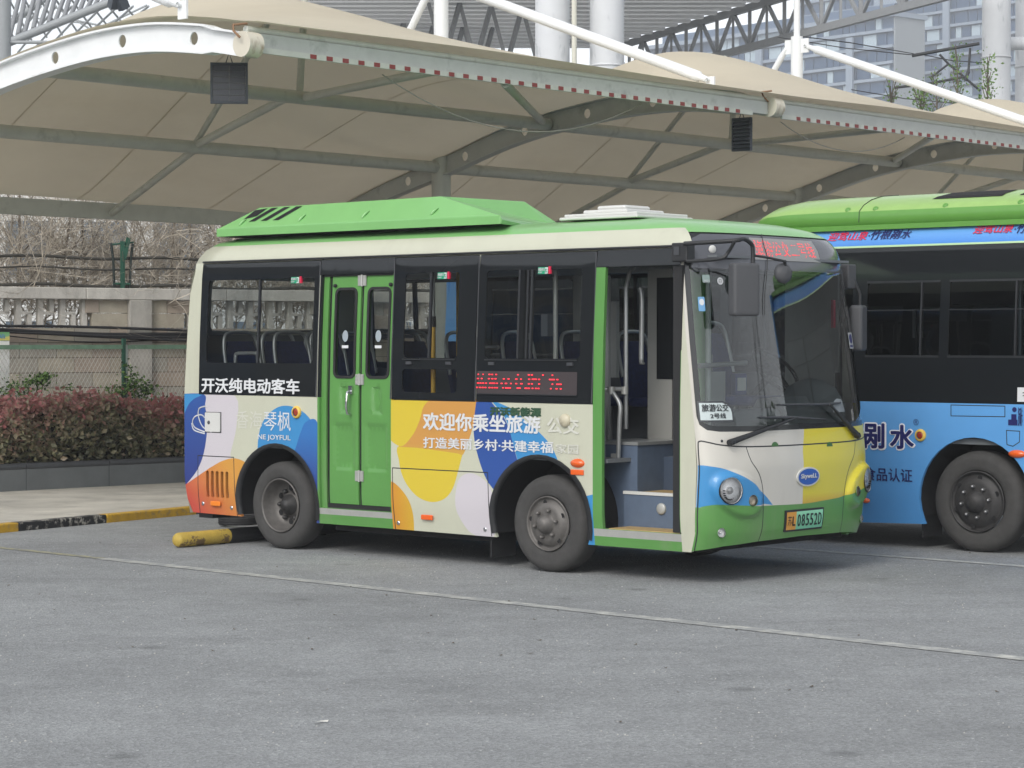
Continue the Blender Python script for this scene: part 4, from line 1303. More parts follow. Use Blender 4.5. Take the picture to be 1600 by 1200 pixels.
# ---- mirrors
m1 = empty('wing_mirror', (0, 0, 0)); m1.parent = BUS
Pm = lambda fn, x, y, u: tuple(Vector(bus_local(CO + ray(*fn(x, y)) * (((BO - CO).dot(F) + u) / ray(*fn(x, y)).dot(F)))))
um = 5.02
a0_ = Pm(r7, 40, 225, 4.62); a1_ = Pm(r7, 380, 205, 5.0); a2_ = Pm(r7, 480, 200, um); a3_ = Pm(r7, 512, 250, um); a4_ = Pm(r7, 516, 380, um)
MB().tube(sm([a0_, a1_, Pm(r7, 450, 192, um), Pm(r7, 505, 225, um), Pm(r7, 517, 275, um), a4_], 4, False), .017, 8).build('mirror_arm', BLACKP, m1)
MB().tube(sm([Pm(r7, 60, 348, 4.62), Pm(r7, 290, 330, 4.9), Pm(r7, 345, 285, 4.95), Pm(r7, 390, 210, um)], 4, False), .014, 8).build('mirror_arm', BLACKP, m1)
bx0 = Pm(r7, 0, 285, 4.60)
q0 = Pm(r7, 12, 215, 4.60); q1 = Pm(r7, 78, 350, 4.60)
MB().box((4.47, -.045, min(q0[2], q1[2])), (4.62, .06, max(q0[2], q1[2]))).build('mirror_bracket', BLACKP, m1, bevel=.01)
MB().box((4.50, -.052, min(q0[2], q1[2]) + .05), (4.55, -.046, max(q0[2], q1[2]) - .03)).build('bracket_cap', DARKG, m1)


def mirror_head(pc, w, h, d, parent, name='mirror_housing', yaw=0):
    b = bmesh.new(); bmesh.ops.create_cube(b, size=1)
    bmesh.ops.scale(b, vec=(d, w, h), verts=b.verts)
    bmesh.ops.bevel(b, geom=b.edges[:], offset=min(w, d) * .28, segments=4, affect='EDGES', profile=.6)
    me = bpy.data.meshes.new(name); b.to_mesh(me); b.free()
    for p_ in me.polygons: p_.use_smooth = True
    me.materials.append(BLACKP)
    o = bpy.data.objects.new(name, me); C.objects.link(o); o.parent = parent; o.location = pc; o.rotation_euler = (0, 0, yaw)
    g = MB(); g.box((-d / 2 - .004, -w / 2 + .02, -h / 2 + .02), (-d / 2 + .0, w / 2 - .02, h / 2 - .02)); gm = g.build('mirror_glass', MIRROR, parent, pc, yaw)
    return o


mc = Vector(Pm(r7, 455, 545, um))
DGP = mat('mirror_grey_plastic', c(72, 73, 76), .6, bump=.15, bscale=260)
mh = mirror_head(mc, .225, .40, .11, m1, yaw=math.radians(-25)); mh.data.materials[0] = DGP
# round look-down mirror on a thin arm
m3 = empty('kerb_mirror', (0, 0, 0)); m3.parent = BUS
rc = Vector(Pm(r7, 727, 430, 5.06))
MB().tube([Pm(r7, 530, 308, 5.02), Pm(r7, 620, 322, 5.05), Pm(r7, 740, 348, 5.09)], .010, 8).build('mirror_arm', BLACKP, m3)
MB().tube([Pm(r7, 738, 345, 5.09), rc + Vector((.02, 0, .06))], .013, 8).build('mirror_stem', BLACKP, m3)
MB().lathe([(0, .045), (.04, .04), (.07, .022), (.082, 0), (.078, -.01), (0, -.012)], rc, (1, -.35, .12), 28).build('mirror_housing', DGP, m3)
# far side mirror
m2 = empty('wing_mirror', (0, 0, 0)); m2.parent = BUS
MB().box((4.50, W - .02, 2.30), (4.60, W + .10, 2.50)).build('mirror_bracket', DGP, m2, bevel=.01)
MB().tube([(4.58, W + .07, 2.40), (4.62, W + .12, 2.25), (4.62, W + .12, 2.15)], .016, 8).build('mirror_arm', BLACKP, m2)
mh = mirror_head(Vector((4.62, W + .10, 1.97)), .20, .38, .11, m2, yaw=math.radians(20)); mh.data.materials[0] = DGP

# ---- roof battery box (AC / battery pod)
pod = empty('roof_pod', (0, 0, 0)); pod.parent = BUS
pm = MB()
sec = lambda u, zt, yin, u2=None, yr=1.78, yt=1.36, zb=2.845: [(u, .14, zb - .02), (u, .14, zb + .055), (u, .14 + yin, zt), (u2 if u2 is not None else u, yt, zt), (u2 if u2 is not None else u, yr, zb + .055), (u2 if u2 is not None else u, yr, zb - .02)]
ss_ = [sec(-.96, 2.875, .02, yt=1.76), sec(-.94, 2.905, .04, yt=1.74), sec(-.55, 3.085, .16), sec(1.72, 3.095, .17, 1.78, 1.72, 1.34), sec(2.50, 2.905, .03, 1.92, 1.66, 1.5), sec(2.56, 2.87, .02, 1.95, 1.66, 1.6)]
for a, b in zip(ss_, ss_[1:]):
    for k in range(5):
        pm.add([a[k], a[k + 1], b[k + 1], b[k]], [(0, 3, 2, 1)], 0, False)
pm.add(ss_[0], [tuple(range(6))]); pm.add(ss_[-1], [tuple(reversed(range(6)))])
po_ = pm.build('pod_cover', GREEN_LT, pod)
bmm = bmesh.new(); bmm.from_mesh(po_.data); bmesh.ops.remove_doubles(bmm, verts=bmm.verts, dist=1e-4); bmesh.ops.recalc_face_normals(bmm, faces=bmm.faces); bmm.to_mesh(po_.data); bmm.free()
bv = po_.modifiers.new('b', 'BEVEL'); bv.width = .018; bv.segments = 3; bv.limit_method = 'ANGLE'; bv.angle_limit = math.radians(12)


def on_pod(u, t, off=.004):
    """point on the sloping side face, t from lower to upper edge"""
    for a, b in zip(ss_, ss_[1:]):
        if a[0][0] <= u <= b[0][0]:
            k = (u - a[0][0]) / (b[0][0] - a[0][0])
            lo = Vector(a[1]).lerp(Vector(b[1]), k); hi = Vector(a[2]).lerp(Vector(b[2]), k)
            return lo.lerp(hi, t) + Vector((0, -off, off * .6))


for (u0, u1, t0, t1, sh) in ((-.66, -.50, .55, .93, .08), (-.56, -.48, .28, .93, .20), (-.40, -.32, .28, .93, .20), (-.24, -.16, .28, .93, .20)):
    g = MB(); g.add([on_pod(u0, t0), on_pod(u1, t0), on_pod(u1 + sh, t1), on_pod(u0 + sh, t1)], [(0, 1, 2, 3)]); g.build('vent_slot', UNDER, pod)
for u in (-.66, .12, .92, 1.75):
    g = MB(); p0 = on_pod(u, .18, .0); p1 = on_pod(u + .045, .48, .006)
    g.tube([p0, p0.lerp(p1, .5) + Vector((0, -.008, .004)), p1], .014, 6, rs=[.018, .014, .004]); g.build('lifting_rib', GREEN_LT, pod)
MB().box((-.9, .20, 2.82), (1.9, 1.7, 2.86)).build('pod_frame', UNDER, pod)
# roof hatch / fan
rh = empty('roof_hatch', (0, 0, 0)); rh.parent = BUS
MB().box((2.92, .46, 2.85), (3.74, 1.20, 2.875)).build('hatch_frame', WPLAST, rh, bevel=.008)
MB().box((2.95, .49, 2.875), (3.71, 1.17, 2.90)).build('hatch_lid', WPLAST, rh, bevel=.008)
MB().box((3.06, .6, 2.90), (3.52, 1.1, 2.935)).build('hatch_lid', WPLAST, rh, bevel=.012)
MB().box((3.14, .68, 2.935), (3.44, 1.02, 2.972)).build('hatch_cap', WPLAST, rh, bevel=.02)

for a_, b_ in ((.525, 1.435), (3.665, 4.50)):
    plate('door_header', side_map(.004), [(a_, 2.445), (a_, 2.572), (b_, 2.572), (b_, 2.445)], [], [SURR], BUS, grid=.2)
# ---- small side things
q = SP(*r2(690, 315))
e = empty('alarm_lamp', (q[0], 0, q[1])); e.parent = BUS
MB().lathe([(.055, -.002), (.055, .012), (.048, .022), (.036, .022)], (0, 0, 0), (0, -1, 0), 28).build('lamp_ring', LAMPY, e)
MB().lathe([(.036, .010), (.03, .018), (.012, .02), (0, .02)], (0, 0, 0), (0, -1, 0), 20).build('lens', LAMPR, e)
q = SP(*r4(1175, 188))
MB().lathe([(.053, -.002), (.053, .012), (.046, .026), (0, .03)], (q[0], 0, q[1]), (0, -1, 0), 28).build('round_cap', mat('cream_plastic', pnt(214, 206, 180), .4), BUS)
q = SP(*r4(1250, 455))
ol = MB(); ol.lathe([(.072, 0), (.066, .012), (.03, .028), (0, .03)], (0, 0, 0), (0, -1, 0), 24)
o_ = ol.build('side_indicator', LAMPO, BUS, (q[0], 0, q[1])); o_.scale = (1, 1, .5)
for (fn, x, y) in ((r4, 1250, 512), (r4, 318, 793), (r2, 222, 850)):
    q = SP(*fn(x, y))
    MB().box((q[0] - .066, -.012, q[1] - .022), (q[0] + .066, .002, q[1] + .022)).build('side_reflector', LAMPO if fn is not r2 else mat('amber_reflector', c(230, 130, 40), .3), BUS, bevel=.010)
for (fn, x, y) in ((r4, 130, 828), (r4, 672, 868), (r2, 140, 850), (r2, 307, 876)):
    q = SP(*fn(x, y)); MB().lathe([(.019, -.002), (.019, .004), (.010, .007), (0, .007)], (q[0], smi(q[1], VS), q[1]), (0, -1, 0), 14).build('hatch_lock', CHROME, BUS)
# charging flap
fl = empty('charge_flap', (0, 0, 0)); fl.parent = BUS
MB().box((-.957, -.002, 1.022), (-.735, .002, 1.212)).build('flap_shadow_gap', BLACKP, fl)
plate('flap_door', side_map(.008), rrect(-.955, 1.03, -.745, 1.207, .012), [], [WPLAST], fl, grid=.1, thick=.008)
MB().lathe([(.018, 0), (.014, .008), (0, .009)], (-.90, -.008, 1.115), (0, -1, 0), 12).build('flap_lock', DARKG, fl)

# ---- lettering on the side
sm3 = side_map(.0075); sm0 = side_map(.0035)


def SL_(s, fn, x0, y0, x1, y1, m_, bold, mp=sm0, yb=None):
    a = SP(*fn(x0, (y0 + y1) / 2)); b = SP(*fn(x1, (y0 + y1) / 2))
    zt = (SP(*fn(x0, y0))[1] + SP(*fn(x1, yb[0] if yb else y0))[1]) / 2
    zb = (SP(*fn(x0, y1))[1] + SP(*fn(x1, yb[1] if yb else y1))[1]) / 2
    return lettering(s, mp, a[0], zb, b[0], zt, m_, BUS, bold)


SL_('开沃纯电动客车', r2, 135, 112, 710, 200, TXTW, .03, mp=side_map(.0075), yb=(120, 210))
SL_('琴枫', r2, 497, 308, 655, 425, TXTW, .0, yb=(312, 425))
SL_('香海', r2, 335, 308, 488, 412, TXTP, .0)
SL_('NE JOYFUL', r2, 463, 445, 655, 483, TXTW, .008, yb=(450, 487))
SL_('欢迎你乘坐旅游', r4, 285, 125, 1020, 250, TXTW, .030, yb=(168, 270))
SL_('公交', r4, 1060, 165, 1262, 270, TXTP, .030, yb=(170, 275))
SL_('打造美丽乡村·共建幸福', r4, 287, 285, 1100, 355, TXTW, .022, yb=(325, 398))
SL_('家园', r4, 1115, 335, 1258, 395, TXTP, .022, yb=(335, 398))
SL_('开沃新能源', r4, 703, 102, 1025, 160, TXTG, .07, yb=(106, 166))
lettering('开沃新能源', side_map(.005), *[SP(*r4(703, 130))[0] + .004, (SP(*r4(703, 160))[1] + SP(*r4(1025, 166))[1]) / 2 + .004, SP(*r4(1025, 130))[0] - .004, (SP(*r4(703, 102))[1] + SP(*r4(1025, 106))[1]) / 2 - .004], mat('lettering_pale_green', c(120, 150, 110), .5), BUS, .0)
# looped line emblem
lp1 = S_(r2, [(150, 430), (95, 405), (80, 370), (95, 340), (130, 330), (150, 345)], 6, False)
lp2 = S_(r2, [(190, 430), (140, 400), (115, 340), (118, 295), (145, 282), (165, 280)], 6, False)
lm = MB()
for l_ in (lp1, lp2, S_(r2, [(75, 380), (90, 420), (150, 440)], 4, False)):
    for st in strip(l_, .012):
        lm.add([side_map(.0045)(*p) for p in st], [(0, 1, 2, 3)])
lm.build('emblem', TXTW, BUS)

# ================================================================== SECOND BUS
V2 = 3.84
BLUE = mat('blue_wrap', c(78, 144, 204), 0.35, coat=0.35, var=0.04, vscale=2, grad=((0, 0, 1), .25, 1.3, c(96, 158, 216)))
BLUEB = mat('blue_roof_ad', c(116, 172, 226), 0.35, coat=.3, grad=((0, 0, 1), 2.90, 2.73, c(64, 128, 206)))
LIME = mat('lime_green_paint', pnt(166, 206, 118), 0.38, coat=.3, var=.05)
LIMED = mat('mid_green_paint', pnt(108, 168, 74), 0.38, coat=.3, var=.04)
PALEG = mat('pale_green_edge', c(176, 208, 160), 0.4)
BUS2 = empty('city_bus', BO + R * V2, ROT, 'larger bus in blue advertising wrap with lime green roof pod, parked behind the short bus', 'bus')
VS2 = [(.2, .02), (.45, 0), (1.3, 0), (2.0, .02), (2.72, .07), (2.80, .10), (2.88, .16), (2.92, .25)]


def s2(off=0.0): return lambda u, z: (u, itp(z, VS2) - off, z)


def SP2(px, py):
    d = ray(px, py); vv = 0
    for _ in range(3):
        t = ((BO - CO).dot(R) + V2 + vv) / d.dot(R); u, _v, z = bus_local(CO + d * t); vv = itp(z, VS2)
    return u, z


q8 = lambda x, y: (1300 + x / 3.75, 580 + y / 3.75)
q7 = lambda x, y: (1300 + x / 3.75, 270 + y / 3.75)
AR2 = arch(4.837, .46, .555, .22)
u0b, u1b = -1.55, 7.0
AR2r = arch(.55, .46, .555, .22)
b2m = [BLUE, BLACKG, BLUEB, PALEG, BLACKP]
b2reg = [([(u0b + .16, 1.313), (u0b + .16, 2.715), (8, 2.715), (8, 1.313)], 1), ([(-3, 2.725), (-3, 2.885), (8, 2.885), (8, 2.725)], 2), ([(-3, 2.885), (-3, 3), (8, 3), (8, 2.885)], 3), ([(-3, 2.715), (-3, 2.732), (8, 2.732), (8, 2.715)], 3)]
fl1 = [SP2(*q8(*p)) for p in ((697, 198), (1013, 205), (1013, 267), (697, 262))]
fl2 = [SP2(*q8(*p)) for p in ((1022, 347), (1100, 352), (1098, 415), (1060, 440), (1025, 430))]
for f_ in (fl1, fl2):
    for st in strip(f_, .008, True): b2reg.append((st, 4))
cl2 = [rrect(3.70, 1.72, 4.47, 2.40, .04), rrect(4.56, 1.72, 5.45, 2.40, .04), rrect(2.2, 1.72, 3.55, 2.40, .04), rrect(.8, 1.72, 2.05, 2.40, .04), rrect(-.9, 1.72, .65, 2.4, .04), rrect(5.75, 1.72, 6.8, 2.4, .04)]
plate('side_panel', s2(), [(u0b, .24), (u0b, 2.92), (u1b, 2.92), (u1b, .27), (5.4, .27), (4.3, .225), (3.6, .205), (1.2, .21)], b2reg, b2m, BUS2, holes=[AR2, AR2r] + cl2, grid=.12, thick=.03)
GL2 = glass('dark_window_glass', (.30, .34, .36), 1.5)
for k, cl in enumerate(cl2):
    w = plate('window', s2(-.008), cl, [], [GL2], BUS2, grid=.3)
    xs = [p[0] for p in cl]; x0, x1 = min(xs), max(xs)
    for (a, b) in (((x0, 1.725), (x1, 1.725)), ((x0, 2.395), (x1, 2.395))):
        MB().bar(s2(-.0)(*a), s2(-.0)(*b), .012, .02).build('window_frame', SLIDE, w)
    MB().bar(s2()((x0 * .25 + x1 * .75), 1.73), s2()((x0 * .25 + x1 * .75), 2.39), .015, .02).build('window_frame', SLIDE, w)
    MB().bar(s2()(x0, 2.14), s2()(x1, 2.14), .007, .010).build('window_frame', SLIDE, w)
W2B = 2.4
m_ = MB()
m_.box((u0b + .02, W2B - .03, .25), (u1b, W2B, 2.9)).box((u0b, .04, .25), (u0b + .03, W2B, 2.9)).box((u1b - .03, .04, .28), (u1b, W2B, 2.9))
m_.build('body_shell', BLUE, BUS2)
MB().box((u0b, .12, 2.88), (u1b, W2B - .1, 2.925)).build('roof', LIMED, BUS2)
MB().box((u0b + .1, .05, .95), (u1b - .1, W2B - .05, 1.0)).build('floor', INTD, BUS2)
MB().box((u0b + .1, W2B - .05, 1.0), (u1b - .1, W2B - .04, 2.8)).build('inner_lining', INTD, BUS2)
MB().box((u0b + .2, .3, .25), (4.1, W2B - .1, .5)).box((5.5, .3, .3), (u1b - .1, W2B - .1, .5)).build('chassis', UNDER, BUS2)
for i, u in enumerate((3.0, 2.1, 5.6)):
    MB().box((u, .2, 1.0), (u + .12, .62, 1.85)).build('seat_back', SEAT, BUS2, bevel=.03)
MB().tube([(5.12, .3, 1.0), (5.12, .3, 2.7)], .02, 8).build('handrail', GREYP, BUS2)
for x, z in ((4.13, 2.02), (4.21, 2.02)):
    MB().box((x, .12, z - .13), (x + .025, .14, z + .13)).build('grab_handle', GREYP, BUS2)
NUTS = mat('nut_bright_steel', c(150, 150, 150), .3, metal=.8)
wheel('wheel', BUS2, 4.837, .05, .447, .447, .26, False, bolts=8, rimr=.275, nutm=NUTS)
wheel('wheel', BUS2, .55, .05, .447, .447, .26, True, bolts=8, rimr=.275)
for cu in (4.837, .55):
    a = MB(); n = 24; a0 = -.3
    pts = [(cu + .57 * math.cos(a0 + (PI - 2 * a0) * k / n), .46 + .57 * math.sin(a0 + (PI - 2 * a0) * k / n)) for k in range(n + 1)]
    a.add([(p[0], y, p[1]) for p in pts for y in (.031, .6)], [(2 * k, 2 * k + 1, 2 * k + 3, 2 * k + 2) for k in range(n)], 0, True)
    a.add([(p[0], .6, p[1]) for p in pts], [tuple(range(n + 1))]); a.build('wheel_well', UNDER, BUS2)
MB().box((4.26, .08, .10), (4.28, .40, .34)).build('mud_flap', RUBBERD, BUS2)
# lettering of the wrap
TXTWH = mat('lettering_white_outline', c(236, 236, 240), .45)


def L2_(s, fn, x0, y0, x1, y1, m_, bold, off=.004, sh=0.0):
    a = SP2(*fn(x0, (y0 + y1) / 2)); b = SP2(*fn(x1, (y0 + y1) / 2))
    return lettering(s, s2(off), a[0], SP2(*fn(x0, y1))[1], b[0], SP2(*fn(x0, y0))[1], m_, BUS2, bold, shear=sh)


for s, x0, x1, y0, y1 in (('剐', 185, 315, 298, 455), ('水', 338, 488, 308, 458)):
    L2_(s, q8, x0 - 5, y0 - 5, x1 + 5, y1 + 5, TXTWH, .07)
    L2_(s, q8, x0 + 4, y0 + 4, x1 - 4, y1 - 4, TXTN, .035, .0085)
L2_('竹', q8, -110, 298, 20, 455, TXTN, .035, .008)
L2_('®', q8, 478, 280, 509, 316, TXTN, .0)
L2_('绿色食品认证', q8, 50, 555, 472, 632, TXTN, .012)
for dx in (0, 855):
    L2_('迎驾山泉', q7, -20 + dx, 352 - dx * .052, 205 + dx, 402 - dx * .052, TXTR, .014, sh=.01)
    L2_('·竹根剐水', q7, 212 + dx, 340 - dx * .045, 460 + dx, 394 - dx * .045, TXTN, .015, sh=.015)
L2_('投币刷卡', q8, 1092, 210, 1118, 322, TXTN, .01)
pv_ = MB(); a = SP2(*q8(1070, 225)); b = SP2(*q8(1075, 318))
pv_.disc(s2(.004)(a[0], a[1]), (0, -1, 0), .022, 14)
pv_.box((a[0] - .03, -.004, b[1] + .03), (a[0] + .02, -.003, a[1] - .04)).box((a[0] - .06, -.004, b[1]), (a[0] + .03, -.003, b[1] + .05))
pv_.build('pictogram', TXTN, BUS2)
a = SP2(*q8(1088, 95)); b = SP2(*q8(1160, 180))
sk = plate('sticker', s2(.004), [(a[0], b[1]), (a[0], a[1]), (b[0], a[1]), (b[0], b[1])], [], [TXTW], BUS2, grid=.2)
lettering('2', s2(.007), a[0] + .05, b[1] + .05, a[0] + .12, a[1] - .04, TXTK, sk, .03)
q = SP2(*q8(520, 375)); e = empty('alarm_lamp', (q[0], 0, q[1])); e.parent = BUS2
MB().lathe([(.055, -.002), (.055, .012), (.048, .022), (.034, .022)], (0, 0, 0), (0, -1, 0), 28).build('lamp_ring', LAMPY, e)
MB().lathe([(.034, .010), (.03, .018), (.012, .02), (0, .02)], (0, 0, 0), (0, -1, 0), 20).build('lens', LAMPR, e)
for x, y, w_ in ((1085, 485, .085), (190, 757, .062)):
    q = SP2(*q8(x, y)); ol = MB(); ol.lathe([(w_, 0), (w_ * .92, .012), (w_ * .4, .028), (0, .03)], (0, 0, 0), (0, -1, 0), 24)
    o_ = ol.build('side_indicator', LAMPO, BUS2, (q[0], 0, q[1])); o_.scale = (1, 1, .42)
# roof pod of the second bus
pod2 = empty('roof_pod', (0, 0, 0)); pod2.parent = BUS2
prof = [(.14, 2.925), (.12, 2.95), (.125, 3.05), (.20, 3.11), (.33, 3.165), (.50, 3.205), (.8, 3.23), (1.2, 3.24)]
prof = prof + [(W2B - y, z) for y, z in reversed(prof[:-1])]
pm = MB(); us_ = [2.30, 2.36, 2.5, 2.75, 3.1, 6.9]; hs_ = [.45, .66, .86, .97, 1.0, 1.0]
for i in range(len(us_) - 1):
    for k in range(len(prof) - 1):
        pt = lambda ui, pi: (us_[ui], prof[pi][0] + (1.2 - prof[pi][0]) * (1 - hs_[ui]) * .3, 2.925 + (prof[pi][1] - 2.925) * hs_[ui])
        pm.add([pt(i, k), pt(i, k + 1), pt(i + 1, k + 1), pt(i + 1, k)], [(0, 3, 2, 1)], 1 if k in (0, 1, len(prof) - 2, len(prof) - 3) else 0, True)
pm.add([(us_[0], prof[p][0] + (1.2 - prof[p][0]) * .165, 2.925 + (prof[p][1] - 2.925) * .45) for p in range(len(prof))], [tuple(range(len(prof)))], 0)
po_ = pm.build('pod_cover', [LIME, LIMED], pod2)
bmm = bmesh.new(); bmm.from_mesh(po_.data); bmesh.ops.remove_doubles(bmm, verts=bmm.verts, dist=1e-4); bmesh.ops.recalc_face_normals(bmm, faces=bmm.faces); bmm.to_mesh(po_.data); bmm.free()


def pod2pt(u, t, off=.004):
    """t runs along the section"""
    k = min(len(prof) - 2, int(t)); f = t - k
    a, b = prof[k], prof[k + 1]
    y = a[0] + (b[0] - a[0]) * f; z = a[1] + (b[1] - a[1]) * f
    n = Vector((0, -(b[1] - a[1]), b[0] - a[0])).normalized()
    return Vector((u, y, z)) + n * off


for (x0, x1) in ((4.24, 4.95), (5.12, 5.9), (6.05, 6.8)):
    g = MB()
    for t0, t1 in ((3.55, 4.0), (4.0, 5.0), (5.0, 5.4)):
        i0 = (t0 - 3.55) / 1.85 * .10; i1 = (t1 - 3.55) / 1.85 * .10
        g.add([pod2pt(x0 + i0, t0), pod2pt(x1 - .0 + i0 * .3, t0), pod2pt(x1 + i1 * .3, t1), pod2pt(x0 + i1, t1)], [(0, 1, 2, 3)])
    g.build('vent_screen', UNDER, pod2)
for x in (3.42, 3.72, 4.45, 5.2, 5.95):
    MB().lathe([(.028, 0), (.022, .008), (.014, .003), (0, .004)], pod2pt(x, 2.35), (0, -.7, .7), 14).build('fixing_cap', LIMED, pod2)
MB().tube([pod2pt(3.56, t, .003) for t in (1.0, 2.0, 3.0, 4.0, 5.0, 6.0)], .004, 4).build('pod_seam', BLACKP, pod2)

# ================================================================== WHEEL STOP, small ground things
YEL = mat('chipped_yellow_paint', c(182, 156, 70), .65, var=.15, vscale=12, stain=(c(96, 76, 58), 6, .56, .60, .9, (1, 1, 1)), bump=.15)
ws_ = empty('wheel_stop', ground(276, 856), math.atan2((ground(355, 849) - ground(276, 856)).y, (ground(355, 849) - ground(276, 856)).x), 'yellow and black painted pipe wheel stop on the asphalt behind the rear wheel', 'wheel stop')
lw = (ground(355, 849) - ground(276, 856)).length
MB().lathe([(0, -.01), (.05, -.008), (.062, .01), (.066, .03), (.066, lw)], (0, 0, .07), (1, 0, 0), 24).build('pipe', YEL, ws_)['label'] = 'yellow end'
MB().lathe([(.066, lw), (.066, 2.3), (.05, 2.32), (0, 2.32)], (0, 0, .07), (1, 0, 0), 24).build('pipe', mat('pipe_black', c(38, 38, 40), .6, var=.2), ws_)['label'] = 'black length'
MB().box((.5, -.03, 0), (.56, .03, .06)).build('foot', RUBBERD, ws_)
MB().box((1.8, -.03, 0), (1.86, .03, .06)).build('foot', RUBBERD, ws_)
hs1 = ground(378, 822)
hc = []
for k in range(60):
    a = 2 * PI * k / 18
    hc.append((hs1.x + .22 * math.cos(a), hs1.y + .22 * math.sin(a), .025 + k * .0012))
tag(MB().tube(hc, .022, 6).build('rubber_hose', RUBBERD), 'coiled black rubber hose lying on the ground behind the rear wheel', 'hose')
g = ground(502, 1130)
lf = MB(); lf.add([(-.035, 0, .006), (-.01, -.014, .012), (.03, -.004, .006), (.038, .006, .014), (0, .016, .01)], [(0, 1, 2, 3, 4)])
tag(lf.build('paper_scrap', mat('scrap_pale', c(214, 212, 204), .8), None, g, .3), 'tiny pale scrap lying alone on the open asphalt in the foreground', 'litter')

gt = random.Random(77); gb_m = MB()
for _ in range(900):
    Y = gt.uniform(10.5, 24); X = gt.uniform(-.26, .26) * Y; r = gt.uniform(.003, .0065)
    z = .0
    gb_m.add([(X - r, Y - r, z), (X + r, Y - r * .7, z), (X + r * .8, Y + r, z), (X - r * .6, Y + r * .8, z), (X, Y, z + r * 1.1)], [(0, 1, 4), (1, 2, 4), (2, 3, 4), (3, 0, 4)])
tag(gb_m.build('grit', mat('grit_pale', c(164, 163, 158), .9, var=.3)), 'scattered pale grit lying on the asphalt', kind='stuff')
gb_m = MB()
for _ in range(70):
    Y = gt.uniform(11, 22); X = gt.uniform(-.24, .26) * Y; r = gt.uniform(.012, .026); a = gt.uniform(0, 6.28)
    q = [(X + r * math.cos(a + t) * (1 if k % 2 else .45), Y + r * math.sin(a + t) * (1 if k % 2 else .45), .004 + .006 * (k % 2)) for k, t in enumerate((0, 1.57, 3.14, 4.71))]
    gb_m.add(q, [(0, 1, 2, 3)])
tag(gb_m.build('leaf_litter', mat('dry_leaf', c(92, 80, 66), .9, var=.3)), 'scattered dark dry leaf bits on the asphalt', kind='stuff')
# asphalt repair seam and a drain cover
# ================================================================== MEMBRANE CANOPY
TIP = Vector((3.02, 26.5, 0))
CAN = empty('membrane_canopy', TIP, ROT, 'steel framed canopy with cream stretched membrane vaults, masts and stays above the parking bays', 'canopy')
STW = mat('white_painted_steel', c(226, 228, 228), .45, var=.06, vscale=3, stain=(c(150, 140, 122), 2.2, .62, .75, .5, (1, 1, 1)))
STG = mat('greyish_green_steel', c(184, 187, 178), .5, var=.10, vscale=3, stain=(c(104, 106, 98), 3, .55, .7, .5, (1, 1, 1)))
STD = mat('grey_shaded_steel', c(176, 179, 174), .5, var=.10, vscale=3, stain=(c(96, 98, 92), 3, .55, .7, .5, (1, 1, 1)))
MEM = mat('cream_membrane', c(207, 197, 175), .7, var=.05, vscale=.8, stain=(c(176, 160, 132), .7, .5, .8, .35, (1, .3, 1)), trans=.20)
ZR = [(0, 4.55), (.7, 4.67), (1.5, 4.74), (2.5, 4.70), (3.9, 4.50), (5.26, 4.13), (6.3, 3.86), (7.6, 3.45)]
ZRs = sm([(a, b) for a, b in ZR], 6, False)
zr = lambda s: itp(s, ZRs)
RIBW = [-8.05, 0.0, 8.1, 16.2]
HOLES = [.75 + k * 1.02 for k in range(6)]
outline_r = [(s, z + (.11 if s > .3 else .09)) for s, z in ZRs] + [(s, z - (.13 if s > .5 else .10)) for s, z in reversed(ZRs)]
